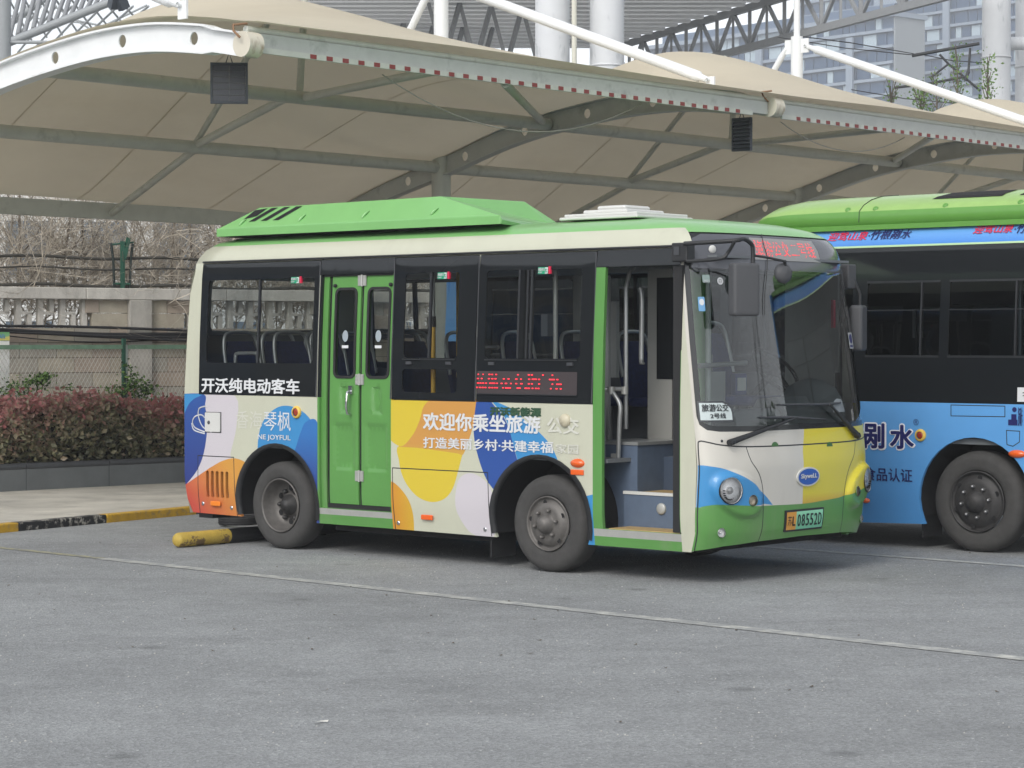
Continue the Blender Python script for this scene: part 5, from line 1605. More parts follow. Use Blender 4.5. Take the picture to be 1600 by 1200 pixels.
for i, w in enumerate(RIBW):
    mm = STW if i == 0 else STD  # one rib steel: end rib coloured as sunlit, inner ribs coloured as shaded
    r_ = plate('rib', lambda s, z: (-s, 0, z), outline_r, [], [mm], CAN, holes=[ell(s, zr(s) - .01, .055, .06, n=16) for s in HOLES], grid=.5, edge=.3, thick=.016, smooth=False)
    r_.location = (0, w, -.06 if i == 0 else 0)
    if i == 0: r_['label'] = 'white end rib seen full face'
    for dz, t in ((.115, .02), (-.135, .02)):
        f_ = MB(); pts = [(s, z + (dz if s > .5 else dz * .8)) for s, z in ZRs]; vs2 = []
        for s, z in pts:
            for y in (-.075, .075):
                for zz in (-t / 2, t / 2): vs2.append((-s, y, z + zz))
        fs2 = []
        for k in range(len(pts) - 1):
            a = 4 * k; b = a + 4
            fs2 += [(a, b, b + 1, a + 1), (a + 2, a + 3, b + 3, b + 2), (a + 1, b + 1, b + 3, a + 3), (a, a + 2, b + 2, b)]
        f_.add(vs2, fs2); f_.build('flange', mm, r_)
    # rounded tip
    cp = MB(); cp.lathe([(.115, -.085), (.115, .085)], (-.03, 0, 4.55), (0, 1, 0), 20); cp.lathe([(0, .085), (.115, .085)], (-.03, 0, 4.55), (0, 1, 0), 20); cp.lathe([(0, -.085), (.115, -.085)], (-.03, 0, 4.55), (0, 1, 0), 20)
    cp.build('tip_cap', mat('stained_cream_steel', c(206, 200, 184), .6, stain=(c(128, 98, 66), 5, .55, .66, .7, (1, 1, .4))), r_)
    sh = MB(); sh.tube([(-.0, -.13, 4.60), (-.05, -.16, 4.66), (-.1, -.12, 4.72), (-.05, .0, 4.74)], .012, 6); sh.build('cable_clamp', mat('rusty_steel', c(130, 100, 74), .8, var=.3), r_)
    col = MB(); col.tube([(-5.26, w, 0), (-5.26, w, 4.55)], .125, 16); col.build('column', STG, CAN)
    ms = MB(); ms.tube([(-5.26, w, 4.55), (-5.26, w, 6.62)], .095, 16)
    ms.tube([(-5.26, w, 6.62), (-5.26, w, 7.3)], .05, 12); msO = ms.build('mast', STW, CAN)
    lg_ = MB()
    for sx in (-1, 1): MB().box((-5.26 + (.08 if sx > 0 else -.22), w - .012, 6.36), (-5.26 + (.22 if sx > 0 else -.08), w + .012, 6.58)).build('lug', STW, msO)
    lg_.lathe([(.022, -.04), (.022, .04)], (-5.26 + .17, w, 6.46), (0, 1, 0), 10); lg_.build('bolt', STW, msO)
    sy = MB(); a = Vector((-5.26 + .2, w, 6.45)); b = Vector((-.95, w, 4.93))
    sy.tube([a, a.lerp(b, .03), a.lerp(b, .04), a.lerp(b, .965), a.lerp(b, .97), b], .07, 12, rs=[.035, .045, .066, .066, .045, .035]); syo = sy.build('stay', STW, CAN)
    b2 = Vector((-7.4, w, 3.75)); a2 = Vector((-5.26 - .2, w, 6.45))
    sy = MB(); sy.tube([a2, a2.lerp(b2, .04), a2.lerp(b2, .96), b2], .05, 10, rs=[.03, .05, .05, .03]); sy.build('stay', STW, CAN)
    lgb = MB(); lgb.box((-.98, w - .012, 4.80), (-.86, w + .012, 4.97)); lgb.lathe([(.022, -.05), (.022, .05)], (-.94, w, 4.93), (0, 1, 0), 10); lgb.build('lug', STW, syo)

BH = [(0, 0), (.5, .2), (1, .42), (2, .86), (3.3, 1.18), (4.5, 1.05), (6, .6), (7.6, .02)]
BHs = sm(BH, 4, False)


def hump(i, s, t):
    return (1.06 if i == 0 else 1.2) * math.exp(-((s - 4.2) / 1.6) ** 2 / 2) * math.sin(PI * min(1, max(0, t)) ** .756) ** 2.6 if 0 < t < 1 else 0.0


for i in range(3):
    w0, w1_ = RIBW[i], RIBW[i + 1]; wd = w1_ - w0; n1, n2 = 34, 28
    vs2 = []
    for a in range(n1 + 1):
        s = -.09 + 7.75 * a / n1
        for b in range(n2 + 1):
            t = b / n2
            vs2.append((-s, w0 + wd * t, zr(max(0, s)) + .14 - .06 * max(0, s) / 7.6 + hump(i, s, t)))
    m_ = MB(); m_.add(vs2, [(a * (n2 + 1) + b, (a + 1) * (n2 + 1) + b, (a + 1) * (n2 + 1) + b + 1, a * (n2 + 1) + b + 1) for a in range(n1) for b in range(n2)], 0, True)
    mo = m_.build('membrane_vault', MEM, CAN)
    # welded seams of the membrane
    for t in (.25, .5, .75):
        sp_ = []
        for a in range(n1 + 1):
            s = -.09 + 7.75 * a / n1
            z = zr(max(0, s)) + .14 - .06 * max(0, s) / 7.6 + hump(i, s, t)
            sp_.append((-s, w0 + wd * t, z - .006))
        v3 = [q for p in sp_ for q in ((p[0], p[1] - .011, p[2]), (p[0], p[1] + .011, p[2]))]
        MB().add(v3, [(2 * k, 2 * k + 1, 2 * k + 3, 2 * k + 2) for k in range(n1)]).build('membrane_seam', mat('membrane_seam_dark', c(204, 194, 172), .7, trans=.18), mo)
    # beams between the ribs
    for (s, z, r, mt_) in ((3.39, 4.56, .075, STG), (5.26, 4.12, .075, STG), (7.60, 3.50, .085, STG)):
        if s > 7: MB().box((-s - .05, w0 + .02, z - .11), (-s + .05, w1_ - .02, z + .09)).build('rear_beam', mt_, CAN)
        else: MB().tube([(-s, w0 + .05, z), (-s, w1_ - .05, z)], r, 12).build('purlin', mt_, CAN)
    # front edge beam with gutter face
    MB().tube([(-.07, w0, 4.63), (-.07, w1_, 4.63)], .035, 10).build('edge_tube', STG, CAN)
    gb = MB(); gb.box((-.10, w0 + .12, 4.46), (-.02, w1_ - .12, 4.60)); gb.build('edge_beam', STD, CAN)
    MB().box((-.02, w0 + .13, 4.425), (.01, w1_ - .45, 4.475)).build('tape_strip', STG, CAN)
    # braces
    wm = w0 + wd * .5
    nodeA = (-3.39, wm - .2, 4.56)
    for p, q, r in (((-5.26, wm - .15, 4.10), (-7.55, wm + .45, 3.46), .045), ((-5.26, wm - .15, 4.14), (-3.39, wm - .45, 4.54), .05), ((-5.26, wm - .15, 4.16), (-3.3, wm - .5, 5.72), .035),
                    ((-3.39, wm - .2, 4.56), (-.06, w1_ - 5.6, 4.48), .045), ((-.06, w1_ - 4.6, 4.44), (-3.39, w1_ - .15, 4.58), .045), ((-3.39, wm - .25, 4.56), (-3.3, wm - .25, 5.70), .04)):
        MB().tube([p, q], r, 8).build('brace', STG, CAN)
RED = mat('red_tape', c(128, 48, 44), .5)
tp = MB(); tp.box((0, -.038, -.020), (.004, .038, .020)); t0m = tp.build('tape_mark', RED, CAN, (.0105, -7.3, 4.45))
for w0, w1_ in ((-7.55, 0), (0, 8.1)):
    w = w0 + .25
    while w < w1_ - .6:
        if w > w0 + .3: place(t0m.data, 'tape_mark', CAN, (.0105, w, 4.45))
        w += .205
# loose wires under the beam
for (a, b, sag) in (((-.2, -6.2, 4.40), (-.2, -2.2, 4.44), .42), ((-.2, .4, 4.42), (-.2, 3.1, 4.42), .25)):
    pts = [(a[0], a[1] + (b[1] - a[1]) * k / 16, a[2] + (b[2] - a[2]) * k / 16 - sag * 4 * (k / 16) * (1 - k / 16)) for k in range(17)]
    MB().tube(pts, .006, 5).build('loose_wire', mat('wire_pale', c(150, 148, 138), .6), CAN)

# flood lamps hanging from the rib tips
PAN = mat('solar_panel_dark', c(38, 44, 56), .3, spec=.6)
SOLF = mat('lamp_frame_grey', c(58, 64, 72), .5)


def panel_lamp(px, py0, py1, wpx, Y, yaw, label, rib_top, louvred):
    top_ = at(px, py0, Y); bot_ = at(px, py1, Y)
    h = top_.z - bot_.z; w = wpx / FPX * Y
    e = empty('solar_flood_lamp', (top_.x, top_.y, bot_.z + h / 2), yaw, label, 'lamp', 'solar lamps hanging from the canopy tips')
    f_ = MB(); t = .02
    f_.box((-w / 2, -.02, -h / 2), (-w / 2 + t, .03, h / 2)).box((w / 2 - t, -.02, -h / 2), (w / 2, .03, h / 2)).box((-w / 2 + t, -.02, h / 2 - t), (w / 2 - t, .03, h / 2)).box((-w / 2 + t, -.02, -h / 2), (w / 2 - t, .03, -h / 2 + t))
    f_.build('frame', SOLF, e)
    if not louvred:
        for i in range(6):
            for j in range(2):
                cw = (w - 2 * t) / 2; chh = (h - 2 * t) / 6
                MB().box((-w / 2 + t + j * cw + .002, -.014, -h / 2 + t + i * chh + .002), (-w / 2 + t + (j + 1) * cw - .002, .02, -h / 2 + t + (i + 1) * chh - .002)).build('solar_cell', PAN, e)
        k = MB()
        for j in range(13):
            x = -w / 2 + t + (w - 2 * t) * (j + .5) / 13
            k.box((x - .001, -.016, -h / 2 + t), (x + .001, -.0142, h / 2 - t))
        k.build('cell_wire', DARKG, e)
    else:
        MB().box((-w / 2 + t, .0, -h / 2 + t), (w / 2 - t, .05, h / 2 - t)).build('lamp_back', SOLF, e)
        for i in range(8):
            z = -h / 2 + t + (h - 2 * t) * (i + .5) / 8
            MB().box((-w / 2 + .03, -.06, z - .006), (w / 2 + .02, .0, z + .012)).build('cooling_fin', SOLF, e)
    MB().tube([(-.03, 0, h / 2), (0, 0, h / 2 + rib_top), (.03, 0, h / 2)], .006, 6).build('hanger', DARKG, e)


panel_lamp(358, 98, 162, 58, 21.6, math.radians(4), 'flat solar lamp panel hanging from the white end rib at the left', .09, False)
panel_lamp(1159, 184, 236, 34, 26.9, math.radians(-38), 'finned flood lamp hanging below the second canopy tip above the bus front', .07, True)

# ================================================================== PLANTER, HEDGE, FENCE, WALL (left background)
pa = ground(0, 768, KH); pb = ground(290, 753, KH)
pd = (pb - pa).normalized(); prz = math.atan2(pd.y, pd.x)
P0 = pa - pd * 2.0
PL = empty('planter', (P0.x, P0.y, 0), prz, 'long low planter of dark stone slabs below the hedge', 'planter')
SLAB = mat('dark_granite_slab', c(100, 104, 106), .7, var=.14, vscale=3, bump=.1, stain=(c(170, 172, 170), 3.2, .70, .76, .6, (5, 1, .25)))
CAP = mat('black_coping', c(66, 68, 72), .5, var=.15)
PH = .335
n = 0; x = 0.0
while x < 9.5:
    wd = 1.18
    MB().box((x + .004, 0, 0.0), (x + wd - .004, .06, PH)).build('slab', SLAB, PL)
    MB().tube([(x + .004, .035, PH + .03), (x + wd - .004, .035, PH + .03)], .045, 10).build('coping', CAP, PL)
    x += wd
MB().box((0, .07, 0), (9.5, 3.2, PH - .05)).build('soil', mat('soil', c(70, 58, 46), .95, var=.3, bump=.4), PL)


def pl_local(x, y, z=0.0):
    return Vector((P0.x, P0.y, 0)) + pd * x + Vector((-pd.y, pd.x, 0)) * y + Vector((0, 0, z))


def leaf_mat(name, stops, rough=.5):
    m = bpy.data.materials.new(name); m.use_nodes = True
    N, L = m.node_tree.nodes, m.node_tree.links
    p = N['Principled BSDF']; p.inputs['Roughness'].default_value = rough
    at_ = N.new('ShaderNodeAttribute'); at_.attribute_name = 'tone'
    r = N.new('ShaderNodeValToRGB'); el = r.color_ramp.elements
    el[0].position = stops[0][0]; el[0].color = (*stops[0][1], 1); el[1].position = stops[-1][0]; el[1].color = (*stops[-1][1], 1)
    for po, co in stops[1:-1]:
        x = el.new(po); x.color = (*co, 1)
    L.new(at_.outputs['Fac'], r.inputs[0]); L.new(r.outputs[0], p.inputs['Base Color'])
    tr = N.new('ShaderNodeBsdfTranslucent'); L.new(r.outputs[0], tr.inputs[0])
    ms = N.new('ShaderNodeMixShader'); ms.inputs[0].default_value = .25
    L.new(p.outputs[0], ms.inputs[1]); L.new(tr.outputs[0], ms.inputs[2]); L.new(ms.outputs[0], N['Material Output'].inputs[0])
    return m


def leaves(name, items, m, parent=None):
    """items: (position, size, tone, up bias)"""
    nv = np.zeros((len(items) * 4, 3)); tone = np.zeros(len(items) * 4)
    g = random.Random(len(items))
    for i, (p, s, t, ub) in enumerate(items):
        d = Vector((g.gauss(0, 1), g.gauss(0, 1), g.gauss(0, .7) + ub)).normalized()
        x = d.cross(Vector((g.gauss(0, 1), g.gauss(0, 1), g.gauss(0, 1)))).normalized() * s * .32
        a = Vector(p); b = a + d * s; mdl = a + d * s * .5
        bend = d.cross(x).normalized() * s * .08
        for k, q in enumerate((a, mdl + x + bend, b, mdl - x + bend)): nv[i * 4 + k] = q
        tone[i * 4:i * 4 + 4] = t
    me = bpy.data.meshes.new(name)
    me.from_pydata(nv.tolist(), [], [(4 * i, 4 * i + 1, 4 * i + 2, 4 * i + 3) for i in range(len(items))])
    a = me.attributes.new('tone', 'FLOAT', 'POINT'); a.data.foreach_set('value', tone.tolist())
    me.materials.append(m)
    o = bpy.data.objects.new(name, me); C.objects.link(o)
    if parent: o.parent = parent
    return o


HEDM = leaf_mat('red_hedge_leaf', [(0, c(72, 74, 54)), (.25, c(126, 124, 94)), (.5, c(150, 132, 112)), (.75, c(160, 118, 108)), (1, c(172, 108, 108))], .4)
items = []; g = random.Random(11)
hz = lambda x: .73 + .06 * math.sin(x * 2.1 + 1) + .05 * math.sin(x * 5.3) + .035 * math.sin(x * 11) + .02 * math.sin(x * 23)
for _ in range(27000):
    x = g.uniform(0, 8.8); top_ = PH + hz(x)
    face = g.random()
    dep = abs(g.gauss(0, .07))
    if face < .62:
        z = PH + .0 + (top_ - PH) * g.random() ** .85
        rel = (z - PH) / (top_ - PH)
        y = .10 + .10 * rel ** 3 + dep + .05 * math.sin(x * 9 + z * 11) + .04 * math.sin(x * 23 + z * 17) + .10 * (1 - min(1, rel / .15))
    else:
        y = g.uniform(.15, 1.25); z = top_ - dep + .04 * math.sin(y * 12 + x * 7); rel = 1
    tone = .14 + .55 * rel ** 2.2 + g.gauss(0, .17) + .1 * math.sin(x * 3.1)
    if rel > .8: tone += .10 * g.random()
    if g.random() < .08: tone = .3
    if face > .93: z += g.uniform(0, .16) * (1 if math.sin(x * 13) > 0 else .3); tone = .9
    items.append((pl_local(x, y, z), g.uniform(.06, .10), min(1, max(0, tone)), .25))
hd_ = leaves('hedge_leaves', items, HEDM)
tag(hd_, 'clipped red-leaved hedge growing in the dark stone planter', 'hedge', kind='stuff')
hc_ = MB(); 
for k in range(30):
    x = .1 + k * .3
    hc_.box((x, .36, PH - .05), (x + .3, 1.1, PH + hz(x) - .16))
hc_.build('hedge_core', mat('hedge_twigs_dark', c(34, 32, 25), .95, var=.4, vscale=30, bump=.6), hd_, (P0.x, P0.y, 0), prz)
# thin stems
st = MB()
for _ in range(260):
    x = g.uniform(0, 8.8); y = g.uniform(.2, .4); a = Vector(pl_local(x, y + .1, PH - .05)); b = Vector(pl_local(x + g.gauss(0, .12), y - .08, PH + g.uniform(.2, .6)))
    st.tube([a, a.lerp(b, .5) + Vector((g.gauss(0, .02), 0, 0)), b], .006, 3)
so_ = st.build('hedge_stems', mat('stem_brown', c(86, 66, 52), .9)); so_.parent = hd_; so_['kind'] = 'stuff'

# wall frame
wd_ = Vector((.85, .527, 0)).normalized(); wn_ = Vector((-wd_.y, wd_.x, 0))
WP = at(0, 535, 31.0); WP.z = 0
WO = WP - wd_ * 3.0
WALL = empty('concrete_wall', (WO.x, WO.y, 0), math.atan2(wd_.y, wd_.x), 'weathered concrete block wall with openwork panels and coping behind the hedge', 'wall')


def wx(px, Yoff=0.0):
    """distance along the wall where a pixel column meets it"""
    d = ray(px, 535); A = WO - wn_ * Yoff
    # solve (t d - A) . wn = 0
    t = A.dot(wn_) / Vector((d.x, d.y, 0)).dot(wn_)
    return (Vector((d.x * t, d.y * t, 0)) - A).dot(wd_)


BLK = [mat('wall_block_' + n_, col, .92, var=.16, vscale=4, bump=.3, bscale=60, stain=(c(150, 136, 120), 3, .5, .75, .6, (1, 1, .5))) for n_, col in (('warm', c(168, 160, 144)), ('grey', c(158, 153, 142)), ('pinkish', c(166, 153, 139)))]
COP = mat('wall_coping_concrete', c(190, 186, 178), .92, var=.15, vscale=4, bump=.3, stain=(c(134, 130, 124), 4, .5, .7, .6, (1, 1, .3)))
PIL = mat('wall_pillar_concrete', c(170, 166, 158), .92, var=.18, vscale=3, bump=.3, stain=(c(130, 126, 120), 4, .45, .7, .7, (1, 1, .3)))
WT = 2.60
wl0, wl1 = 0.0, 12.0
x = wl0
while x < wl1:
    MB().box((x + .003, -.08, 2.44), (min(x + 2.1, wl1) - .003, .22, WT)).build('coping_stone', COP, WALL, bevel=.01); x += 2.1
xp = wx(217)
pillars = [xp - 3.45 + 3.45 * k for k in range(5)]
for p in pillars:
    if p > -.2: MB().box((p - .165, -.085, 0), (p + .165, .19, 2.437)).build('pillar', PIL, WALL, bevel=.008)
blk = [None] * 3; ng = wx(132)
gr = []
for p in pillars: gr.append((p + .35 - 0.2 + .0, p))
open_spans = []
for k in range(len(pillars) - 1):
    a, b = pillars[k] + .165, pillars[k + 1] - .165
    open_spans.append((a + .62, b - .62))
rows_z = [(.205 * i, .205 * (i + 1)) for i in range(12)]
rg = random.Random(5)
for ri, (z0, z1) in enumerate(rows_z):
    z1 = min(z1, 2.437)
    if z1 - z0 < .05: continue
    for k in range(len(pillars) - 1):
        a, b = pillars[k] + .165, pillars[k + 1] - .165
        x = a
        first = True
        while x < b - .02:
            bw = .52 if not (first and ri % 2) else .26
            first = False
            x1 = min(x + bw, b)
            if z0 > 2.04 and any(x1 > oa + .02 and x < ob - .02 for oa, ob in open_spans):
                # openwork zone: only the solid ends
                oa, ob = [s for s in open_spans if x1 > s[0] and x < s[1]][0]
                if x < oa - .1: x1 = oa
                elif x1 > ob + .1:
                    x = max(x, ob)
                else:
                    x = x1; continue
            if z0 < .8 and k > 1: x = x1; continue
            MB().box((x + .004, 0, z0 + .004), (x1 - .004, .12 , z1 - .004)).build('block', rg.choice(BLK), WALL, (0, rg.uniform(-.004, .004), 0))
            x = x1
MB().box((0, .03, 0), (wl1, .11, 2.03)).build('mortar', mat('mortar_dark', c(92, 86, 78), .95), WALL)
for oa, ob in open_spans:
    nb = int((ob - oa) / .29)
    for j in range(nb + 1):
        x = oa + (ob - oa) * j / nb
        MB().box((x - .035, .02, 2.05), (x + .035, .13, 2.437)).build('openwork_bar', COP, WALL)
        if j < nb:
            up = j % 2 == 0
            xm = x + (ob - oa) / nb / 2
            MB().box((xm - .03, .03, 2.24 if up else 2.05), (xm + .03, .12, 2.437 if up else 2.25)).build('openwork_bar', COP, WALL)
            MB().box((x + .035, .03, 2.23), (xm + (.03 if not up else .03), .12, 2.27)).build('openwork_bar', COP, WALL)

# cables along the wall
cb = empty('cable_bundle', (WO.x, WO.y, 0), math.atan2(wd_.y, wd_.x), 'bundle of sagging black cables strung along the concrete wall', 'cables')
for j in range(7):
    pts = []
    for k in range(61):
        x = k * .2
        pts.append((x, -.13 - .02 * math.sin(x * 1.3 + j), 2.02 + .03 * (j - 3) * (.5 + .5 * math.sin(x * .9 + j * 1.7)) + .035 * math.sin(x * .8 + .5) + (-.10 * max(0, math.sin(x * 1.1 + 3.0)) if j == 0 else 0) - (.012 * x if j % 2 else .006 * x)))
    MB().tube(pts, .021 if j else .009, 6).build('cable', RUBBERD, cb)
# bracket with wires above the wall, green painted
br = empty('wire_bracket', (WO.x, WO.y, 0), math.atan2(wd_.y, wd_.x), 'dark green steel bracket holding wires above the concrete wall', 'bracket')
PGN = mat('dark_green_paint', c(36, 84, 66), .6, var=.2)
xb = wx(191)
MB().bar((xb, -.02, 2.45), (xb, -.02, 3.25), .05, .05).build('post', PGN, br)
MB().bar((xb + .02, -.02, 3.0), (xb + .09, -.02, 3.30), .05, .05).build('post', PGN, br)
for sx in (-1, 1):
    MB().tube([(xb + sx * .11, 0, 2.52), (xb + sx * .13, 0, 3.0), (xb + sx * .16, 0, 3.22)], .018, 6).build('arm', mat('bracket_dark', c(30, 42, 38), .6), br)
MB().tube([(xb - .16, 0, 3.2), (xb + .17, 0, 3.24)], .014, 6).build('arm', PGN, br)
MB().tube([(xb - .13, 0, 2.66), (xb + .12, 0, 2.66)], .018, 6).build('arm', PGN, br)
RSTY = mat('old_wire_bundle', c(62, 60, 54), .8, var=.3)
for z, r, dz in ((3.02, .024, .0), (2.87, .014, .0), (2.635, .026, .02)):
    pts = [(k * .25, .03 + .02 * math.sin(k), z + .02 * math.sin(k * .8 + z) - abs((k * .25 - xb)) * .006) for k in range(49)]
    MB().tube(pts, r, 6).build('wire', RSTY, br)

# bare thicket behind the wall
tw = MB(); g = random.Random(21)
TWM = leaf_mat('bare_twig', [(0, c(128, 120, 108)), (.5, c(178, 168, 152)), (1, c(226, 216, 200))], .9)
tones = []


def wloc(x, y, z): return Vector((WO.x, WO.y, 0)) + wd_ * x + wn_ * y + Vector((0, 0, z))


verts = []; faces = []; tone = []


def twig(p, d, ln, r, depth):
    pts = [p.copy()]; n = 4 if depth else 6
    for k in range(n):
        d = (d + Vector((g.gauss(0, .16), g.gauss(0, .12), g.gauss(0, .16)))).normalized()
        pts.append(pts[-1] + d * ln / n)
    t = g.random(); b = len(verts); prev = None
    for i, q in enumerate(pts):
        dd = (pts[min(i + 1, n)] - pts[max(0, i - 1)]).normalized()
        x = dd.cross(Vector((0, 1, .1))).normalized(); y = dd.cross(x)
        rr = r * (1 - .6 * i / n)
        for k in range(3):
            verts.append(tuple(q + (x * math.cos(k * 2.094) + y * math.sin(k * 2.094)) * rr)); tone.append(t)
    for i in range(n):
        for k in range(3): faces.append((b + 3 * i + k, b + 3 * i + (k + 1) % 3, b + 3 * i + 3 + (k + 1) % 3, b + 3 * i + 3 + k))
    if depth < 2:
        for k in range(1, n):
            for _ in range(2 if depth == 0 else 1):
                ax = Vector((g.gauss(0, 1), g.gauss(0, .5), g.gauss(0.2, .8))).normalized()
                twig(pts[k], (d + ax * 1.1).normalized(), ln * g.uniform(.35, .6), r * .55, depth + 1)


for _ in range(430):
    x = g.uniform(0, 11.5); y = g.uniform(.3, 2.0)
    ang = g.gauss(0, .5)
    twig(wloc(x, y, g.uniform(1.6, 2.6)), Vector((math.sin(ang), g.gauss(0, .15), math.cos(ang))).normalized(), g.uniform(1.2, 2.2), g.uniform(.006, .013), 0)
for _ in range(500):
    x = g.uniform(0, 11.5); y = g.uniform(.2, 1.6)
    ang = g.uniform(-1.5, 1.5)
    twig(wloc(x, y, g.uniform(2.2, 3.9)), Vector((math.sin(ang), g.gauss(0, .2), math.cos(ang))).normalized(), g.uniform(.6, 1.2), g.uniform(.003, .006), 1)
me = bpy.data.meshes.new('thicket'); me.from_pydata(verts, [], faces)
a = me.attributes.new('tone', 'FLOAT', 'POINT'); a.data.foreach_set('value', tone); me.materials.append(TWM)
th = bpy.data.objects.new('bare_thicket', me); C.objects.link(th)
tag(th, 'tangled leafless thicket of grey brown twigs above the concrete wall', 'thicket', kind='stuff')
print('twig faces', len(faces))
# bigger stems of the thicket as small trees
for i, (px_, lean) in enumerate(((142, -.05), (265, .03), (80, .12), (318, -.1), (20, .05))):
    x = wx(px_, -1.0)
    t_ = MB(); b0 = wloc(x, 1.0, 0.3)
    pts = [b0 + Vector((lean * k * .35 + .02 * math.sin(k * 2 + i), 0, k * .55)) for k in range(8)]
    t_.tube(pts, .03, 7, rs=[.035 - .003 * k for k in range(8)])
    for k in range(3, 8):
        for sx in (-1, 1):
            q = pts[k]; d = Vector((sx * g.uniform(.4, .9), g.gauss(0, .2), g.uniform(.5, 1)))
            t_.tube([q, q + d * .3, q + d * .62 + Vector((0, 0, .08))], .010, 5, rs=[.013, .009, .005])
    o = t_.build('bare_tree', mat('bare_bark', c(104, 96, 86), .9, var=.2))
    tag(o, ['slim bare tree left of the green bracket behind the wall', 'bare tree between the green bracket and the bus', 'leaning bare sapling over the openwork panel', 'bare tree rising behind the rear corner of the bus', 'bare sapling at the left edge of the view behind the wall'][i], 'tree')

# chain link fence with green rail
fx = wx(0, 1.0)
FO = pl_local(0, 1.45)
FN = empty('chain_link_fence', (FO.x, FO.y, 0), prz, 'green framed chain link fence standing behind the hedge', 'fence')


def fxp(px):
    d = ray(px, 535); nrm = Vector((-pd.y, pd.x, 0))
    t = FO.dot(nrm) / Vector((d.x, d.y, 0)).dot(nrm)
    return (Vector((d.x * t, d.y * t, 0)) - Vector((FO.x, FO.y, 0))).dot(pd)


MB().bar((-.5, 0, 1.79), (8.5, 0, 1.79), .05, .055).build('rail', mat('rail_green', c(116, 150, 126), .6, var=.2, stain=(c(150, 160, 150), 12, .6, .66, .8, (1, 1, 1))), FN)
for px_ in (192, -140, 560):
    x = fxp(px_); MB().bar((x, -.02, .2), (x, -.02, 1.90), .045, .045).build('post', PGN, FN)
    MB().bar((x + .03, -.03, .5), (x + .03, -.03, 1.82), .03, .03).build('stay_tube', mat('galvanised', c(158, 168, 162), .5, metal=.5, var=.2), FN)
wm_ = MB(); z0, z1 = .75, 1.765; hgt = z1 - z0
x = -1.2
while x < 6.2:
    for sx in (-1, 1):
        a = (x, .0 + sx * .003, z0) if sx > 0 else (x + hgt * .62, sx * .003, z0)
        b = (x + hgt * .62, sx * .003, z1) if sx > 0 else (x, -.003, z1)
        wm_.tube([a, b], .0030, 3, cap=False)
    x += .062
wo = wm_.build('wire_mesh', mat('galvanised_wire', c(200, 198, 190), .5, metal=.4), FN); wo['kind'] = 'stuff'

# notice board at the left edge
px0 = fxp(-60); px1 = fxp(26)
NB = empty('notice_board', pl_local(px0, 1.62), prz, 'white notice board with a green and yellow header at the left edge behind the fence', 'sign')
wN = px1 - px0
MB().box((0, 0, .62), (wN, .03, 1.87)).build('panel', mat('board_face_white', c(254, 254, 252), .5, var=.05), NB)
MB().box((0, -.003, 1.872), (wN, .03, 1.98)).build('header', mat('board_header', c(196, 220, 190), .5, grad=((0, 0, 1), 1.80, 1.98, c(116, 182, 120))), NB)
MB().box((-.03, .03, 0), (.03, .06, 1.98)).build('post', GREYP, NB); MB().box((wN - .05, .03, 0), (wN, .06, 1.98)).build('post', GREYP, NB)
MB().add([(wN * .55, -.006, 1.875), (wN, -.006, 1.875), (wN, -.006, 1.93), (wN * .8, -.006, 1.90)], [(0, 1, 2, 3)]).build('swoosh', mat('board_yellow', c(226, 214, 120), .5), NB)
ltx = lambda x, y: (x, -.006, y)
lettering('公交场站', ltx, wN * .35, 1.90, wN * .92, 1.96, mat('header_pale_blue', c(110, 160, 200), .5), NB, .02)

# climbing green plants on the fence
IVY = leaf_mat('ivy_leaf', [(0, c(34, 52, 24)), (.5, c(78, 112, 52)), (1, c(128, 160, 84))], .5)


def ivy(name, clusters, n_, label, cat='plant', size=(.03, .06)):
    items = []; gg = random.Random(len(label))
    for _ in range(n_):
        (px_, py_, rx, ry) = gg.choice(clusters)
        qx = px_ + gg.gauss(0, rx * .5); qy = py_ + gg.gauss(0, ry * .5)
        x = fxp(qx); yy = 1.35 + gg.gauss(0, .08)
        P = pl_local(x, yy); z = CAMH - (qy - 535) / FPX * P.y
        items.append((Vector((P.x, P.y, z)), gg.uniform(*size), gg.random(), .2))
    o = leaves('leaves', items, IVY)
    e = empty(name, pl_local(fxp(clusters[0][0]), 1.35)); tag(e, label, cat)
    o.parent = e; o.matrix_parent_inverse = Matrix.Translation(-e.location); o['kind'] = 'stuff'
    s = MB(); base = pl_local(fxp(clusters[0][0]), 1.4, .3)
    for (px_, py_, rx, ry) in clusters:
        x = fxp(px_); P = pl_local(x, 1.36); P.z = CAMH - (py_ - 535) / FPX * P.y
        s.tube([base, base.lerp(P, .5) + Vector((.04, 0, .05)), P], .007, 4)
    so = s.build('stem', mat('ivy_stem', c(92, 84, 60), .9)); so.parent = e; so.matrix_parent_inverse = Matrix.Translation(-e.location)


ivy('climbing_plant', [(193, 590, 9, 26), (196, 615, 22, 16), (215, 622, 22, 14), (175, 612, 22, 10), (205, 600, 16, 14), (222, 608, 14, 10)], 850, 'green creeper climbing the green fence post beside the bus')
ivy('climbing_plant', [(38, 605, 22, 16), (52, 596, 20, 9), (28, 622, 26, 14), (45, 632, 22, 12), (8, 612, 14, 16), (62, 588, 10, 4)], 800, 'pale green sprawling bush in front of the white notice board')
ivy('climbing_plant', [(98, 612, 4, 22)], 60, 'thin weedy stem between the two green creepers')

# pale building far behind the thicket
fb = empty('far_building', (-4, 62, 0), .25, 'pale low building glimpsed through the bare thicket', 'building')
PW = mat('pale_render', c(228, 228, 224), .9, var=.1)
MB().box((-18, 0, 0), (14, 8, 5.9)).build('wall', PW, fb)
for r_i in range(2):
    for k in range(16):
        MB().box((-17 + k * 1.9, -.03, 1.0 + r_i * 2.6), (-15.8 + k * 1.9, .02, 2.4 + r_i * 2.6)).build('window', mat('far_window', c(96, 110, 122), .2), fb)

